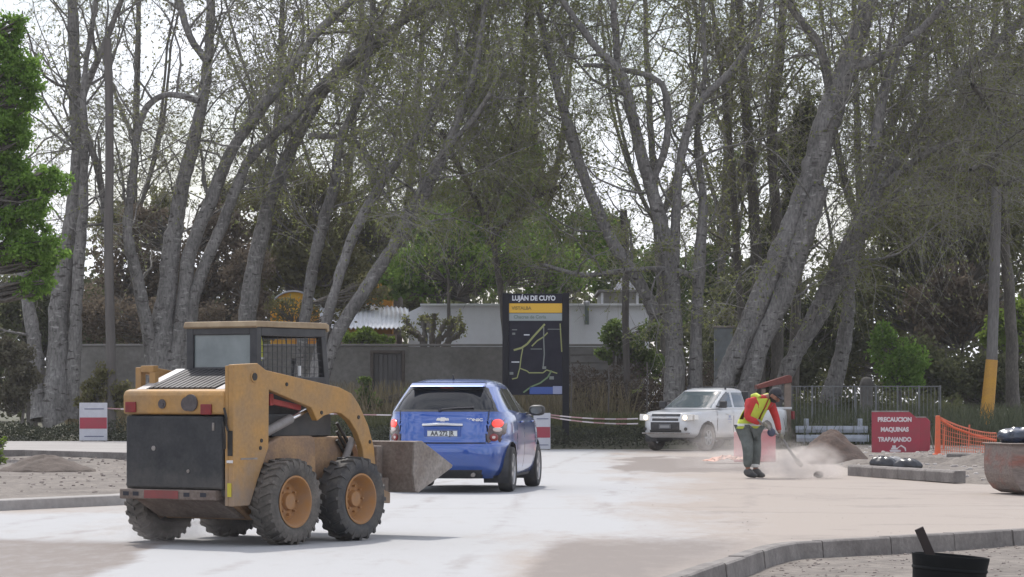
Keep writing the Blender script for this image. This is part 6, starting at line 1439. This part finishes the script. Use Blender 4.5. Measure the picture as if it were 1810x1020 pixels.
m = MB(); m.tube([hp(.088, 0, .02), hp(.112, 0, -.012), hp(.118, 0, -.03), hp(.095, 0, -.036)], [.010, .013, .017, .012], 8); m.build('nose', skinm, wk, 0, True)
for s_ in (-1, 1):
    ell('ear', hp(-.005, s_*.078, -.01), (.020, .010, .032), skinm)
    ell('eye', hp(.086, s_*.032, .006), (.010, .013, .008), mat('eye', (.03, .02, .02), .3) if 'eye' not in MATS else MATS['eye'])
def bf(p):
    p = p.copy(); p.z = min(p.z, .0) ; return p
ell('beard', hp(.010, 0, -.045), (.092, .066, .085), hair, None, wk, 26, 18, bf)
m = MB(); m.tube([hp(.099, -.028, -.055), hp(.106, 0, -.052), hp(.099, .028, -.055)], .007, 6); m.build('mouth', mat('lips', (.22, .08, .07), .6), wk, 0, True)
def cf(p):
    p = p.copy(); p.z = max(p.z, -.005); return p
ell('hair', hp(-.022, 0, .0), (.094, .084, .12), hair, None, wk, 26, 18, lambda p: p if p.x < .02 else Vector((.02, p.y, max(p.z, .05))))
cpo = ell('cap', hp(-.004, 0, .035), (.108, .090, .105), capm, None, wk, 26, 18, cf)
vs = []; 
for k in range(13):
    a = -math.pi/2+math.pi*k/12; vs.append(hp(.06+.125*math.cos(a), .078*math.sin(a), .040-.012*math.cos(a)+.010*(1-abs(math.sin(a))))); 
n_ = len(vs); vs2 = [v_+HM @ Vector((0, 0, .010)) for v_ in vs]; mb = MB(); mb.add(vs+vs2, [tuple(range(n_)), tuple(range(2*n_-1, n_-1, -1))]+[(i, (i+1)%n_, n_+(i+1)%n_, n_+i) for i in range(n_)]); mb.build('cap_brim', capm, cpo)
# blower (held): engine housing, grip, tube
bl = empty('leaf_blower', (X_(1335, 49.7), 49.7, 0), 0, 'hand held blower with a short grey tube raising dust at the road edge', 'blower')
G1 = Vector((.13, -.315, .865)); G2 = Vector((.41, -.07, .675)); T0 = Vector((.25, -.20, .77)); TE = Vector((.66, -.10, .30))
m = MB(); m.tube([G1+Vector((-.12, -.02, .10)), G1, T0, G2, G2+Vector((.05, .01, -.05))], .015, 8); m.build('shaft', mat('tube_grey', (.20, .185, .175), .7), bl, 0, True)
m = MB(); m.tube([G2+Vector((.05, .01, -.05)), G2.lerp(TE, .5), TE], [.018, .022, .028], 12); m.build('blower_tube', MATS['tube_grey'], bl, 0, True)
m = MB(); m.tube([TE, TE+Vector((.10, -.005, -.10))], [.042, .035], 12); m.build('nozzle', MATS['tube_grey'], bl, 0, True)
eng = mat('housing_blue', (.03, .04, .10), .5, var=(.05, .05, .07), vs=10)
m = MB(); m.lathe([(0, -.06), (.045, -.055), (.065, -.03), (.07, 0), (.06, .04), (.04, .055), (0, .06)], 'y', T0+Vector((0, .02, -.02)), 18); m.build('engine_housing', eng, bl, 0, True)
# hands: palm, four fingers, thumb, closed round the grips
def hand(c_, axis, away, m_):
    c_ = Vector(c_); ax = Vector(axis).normalized(); aw = Vector(away); aw = (aw-ax*aw.dot(ax)).normalized(); s2 = ax.cross(aw)
    nodes = [(*(c_+aw*.045+ax*.0), .030), (*(c_+aw*.034-ax*.03), .018), (*(c_+aw*.034+ax*.03), .018)]; edges = [(0, 1), (0, 2)]
    o = skin('hand', nodes, edges, m_, wk, 2)
    for k, (off, ln) in enumerate(((-.033, .9), (-.011, 1.0), (.011, .95), (.033, .8))):
        b_ = c_+ax*off; pts_ = [b_+aw*.032+s2*.012, b_+aw*.022+s2*.034*ln, b_-aw*.008+s2*.036*ln, b_-aw*.026+s2*.014]
        m = MB(); m.tube(pts_, [.0105, .0098, .0092, .0078], 8); m.build('finger', m_, o, 0, True)
    m = MB(); m.tube([c_+aw*.035-ax*.036-s2*.012, c_+aw*.014-ax*.044-s2*.030, c_-aw*.012-ax*.022-s2*.026], [.013, .0115, .009], 8); m.build('thumb', m_, o, 0, True)
glove = mat('work_glove', (.30, .28, .22), .85, var=(.2, .19, .15), vs=20)
hand(G1, T0-G1, (-.3, .1, .6), glove); hand(G2, G2-T0, (-.1, .1, .8), glove)

# ------------------------------------------------------------------ dust raised by the blower and the loader
def dust(name, loc, scale, dens, label, seed, col=(.82, .76, .72)):
    bm = bmesh.new(); bmesh.ops.create_icosphere(bm, subdivisions=3, radius=1); me = bpy.data.meshes.new(name); bm.to_mesh(me); bm.free()
    m_ = bpy.data.materials.new(name); m_.use_nodes = True; t = m_.node_tree; t.nodes.clear(); n = t.nodes.new; l = t.links.new
    o = n('ShaderNodeOutputMaterial'); v = n('ShaderNodeVolumePrincipled'); v.inputs['Color'].default_value = (*col, 1); v.inputs['Anisotropy'].default_value = .1; l(v.outputs[0], o.inputs['Volume'])
    tcn = n('ShaderNodeTexCoord'); ln = n('ShaderNodeVectorMath'); ln.operation = 'LENGTH'; l(tcn.outputs['Object'], ln.inputs[0])
    mr = n('ShaderNodeMapRange'); mr.inputs[1].default_value = 1.0; mr.inputs[2].default_value = .15; mr.inputs[3].default_value = 0; mr.inputs[4].default_value = 1; l(ln.outputs['Value'], mr.inputs[0])
    z = n('ShaderNodeTexNoise'); z.inputs['Scale'].default_value = 2.2; z.inputs['Detail'].default_value = 5; mpn = n('ShaderNodeMapping'); mpn.inputs['Location'].default_value = (seed, seed*2, 0); l(tcn.outputs['Object'], mpn.inputs[0]); l(mpn.outputs[0], z.inputs['Vector'])
    m2 = n('ShaderNodeMapRange'); m2.inputs[1].default_value = .40; m2.inputs[2].default_value = .66; l(z.outputs['Fac'], m2.inputs[0])
    mu = n('ShaderNodeMath'); mu.operation = 'MULTIPLY'; l(mr.outputs[0], mu.inputs[0]); l(m2.outputs[0], mu.inputs[1])
    m3 = n('ShaderNodeMath'); m3.operation = 'MULTIPLY'; l(mu.outputs[0], m3.inputs[0]); m3.inputs[1].default_value = dens; l(m3.outputs[0], v.inputs['Density'])
    ob = link(name, me, m_); ob.location = loc; ob.scale = scale; tag(ob, label, None, None, 'stuff'); return ob
dust('dust_cloud', (X_(1418, 49.7), 49.6, .16), (.80, 1.0, .50), 4.5, 'pale dust blown up along the ground right of the worker', 1)
dust('dust_cloud', (X_(1300, 56), 56.5, .35), (1.3, 2.6, .85), .5, 'thin dust drifting behind the worker towards the pickup', 5)
dust('dust_cloud', (X_(290, 27.2), 27.6, .1), (.8, .8, .22), 1.2, 'thin dust at the rear wheels of the loader', 9)

# clod of mortar lying in the dust
sm_ = MB(); rs_ = random.Random(4); vs = []; n1, n2 = 14, 8
for j in range(n2+1):
    for i in range(n1):
        a = 2*math.pi*i/n1; b_ = math.pi*j/n2; f_ = 1+.25*(rs_.random()-.5); vs.append((.085*f_*math.sin(b_)*math.cos(a), .06*f_*math.sin(b_)*math.sin(a), .055+.055*f_*math.cos(b_)))
sm_.add(vs, [(j*n1+i, j*n1+(i+1)%n1, (j+1)*n1+(i+1)%n1, (j+1)*n1+i) for j in range(n2) for i in range(n1)])
o = sm_.build('stone', mat('grey_stone', (.14, .125, .115), .9, var=(.09, .08, .075), vs=9, bump=.4)); o.location = (X_(1447, 49.7), 49.7, 0); tag(o, 'small dark grey stone lying on the road in the dust beside the worker', 'stone')
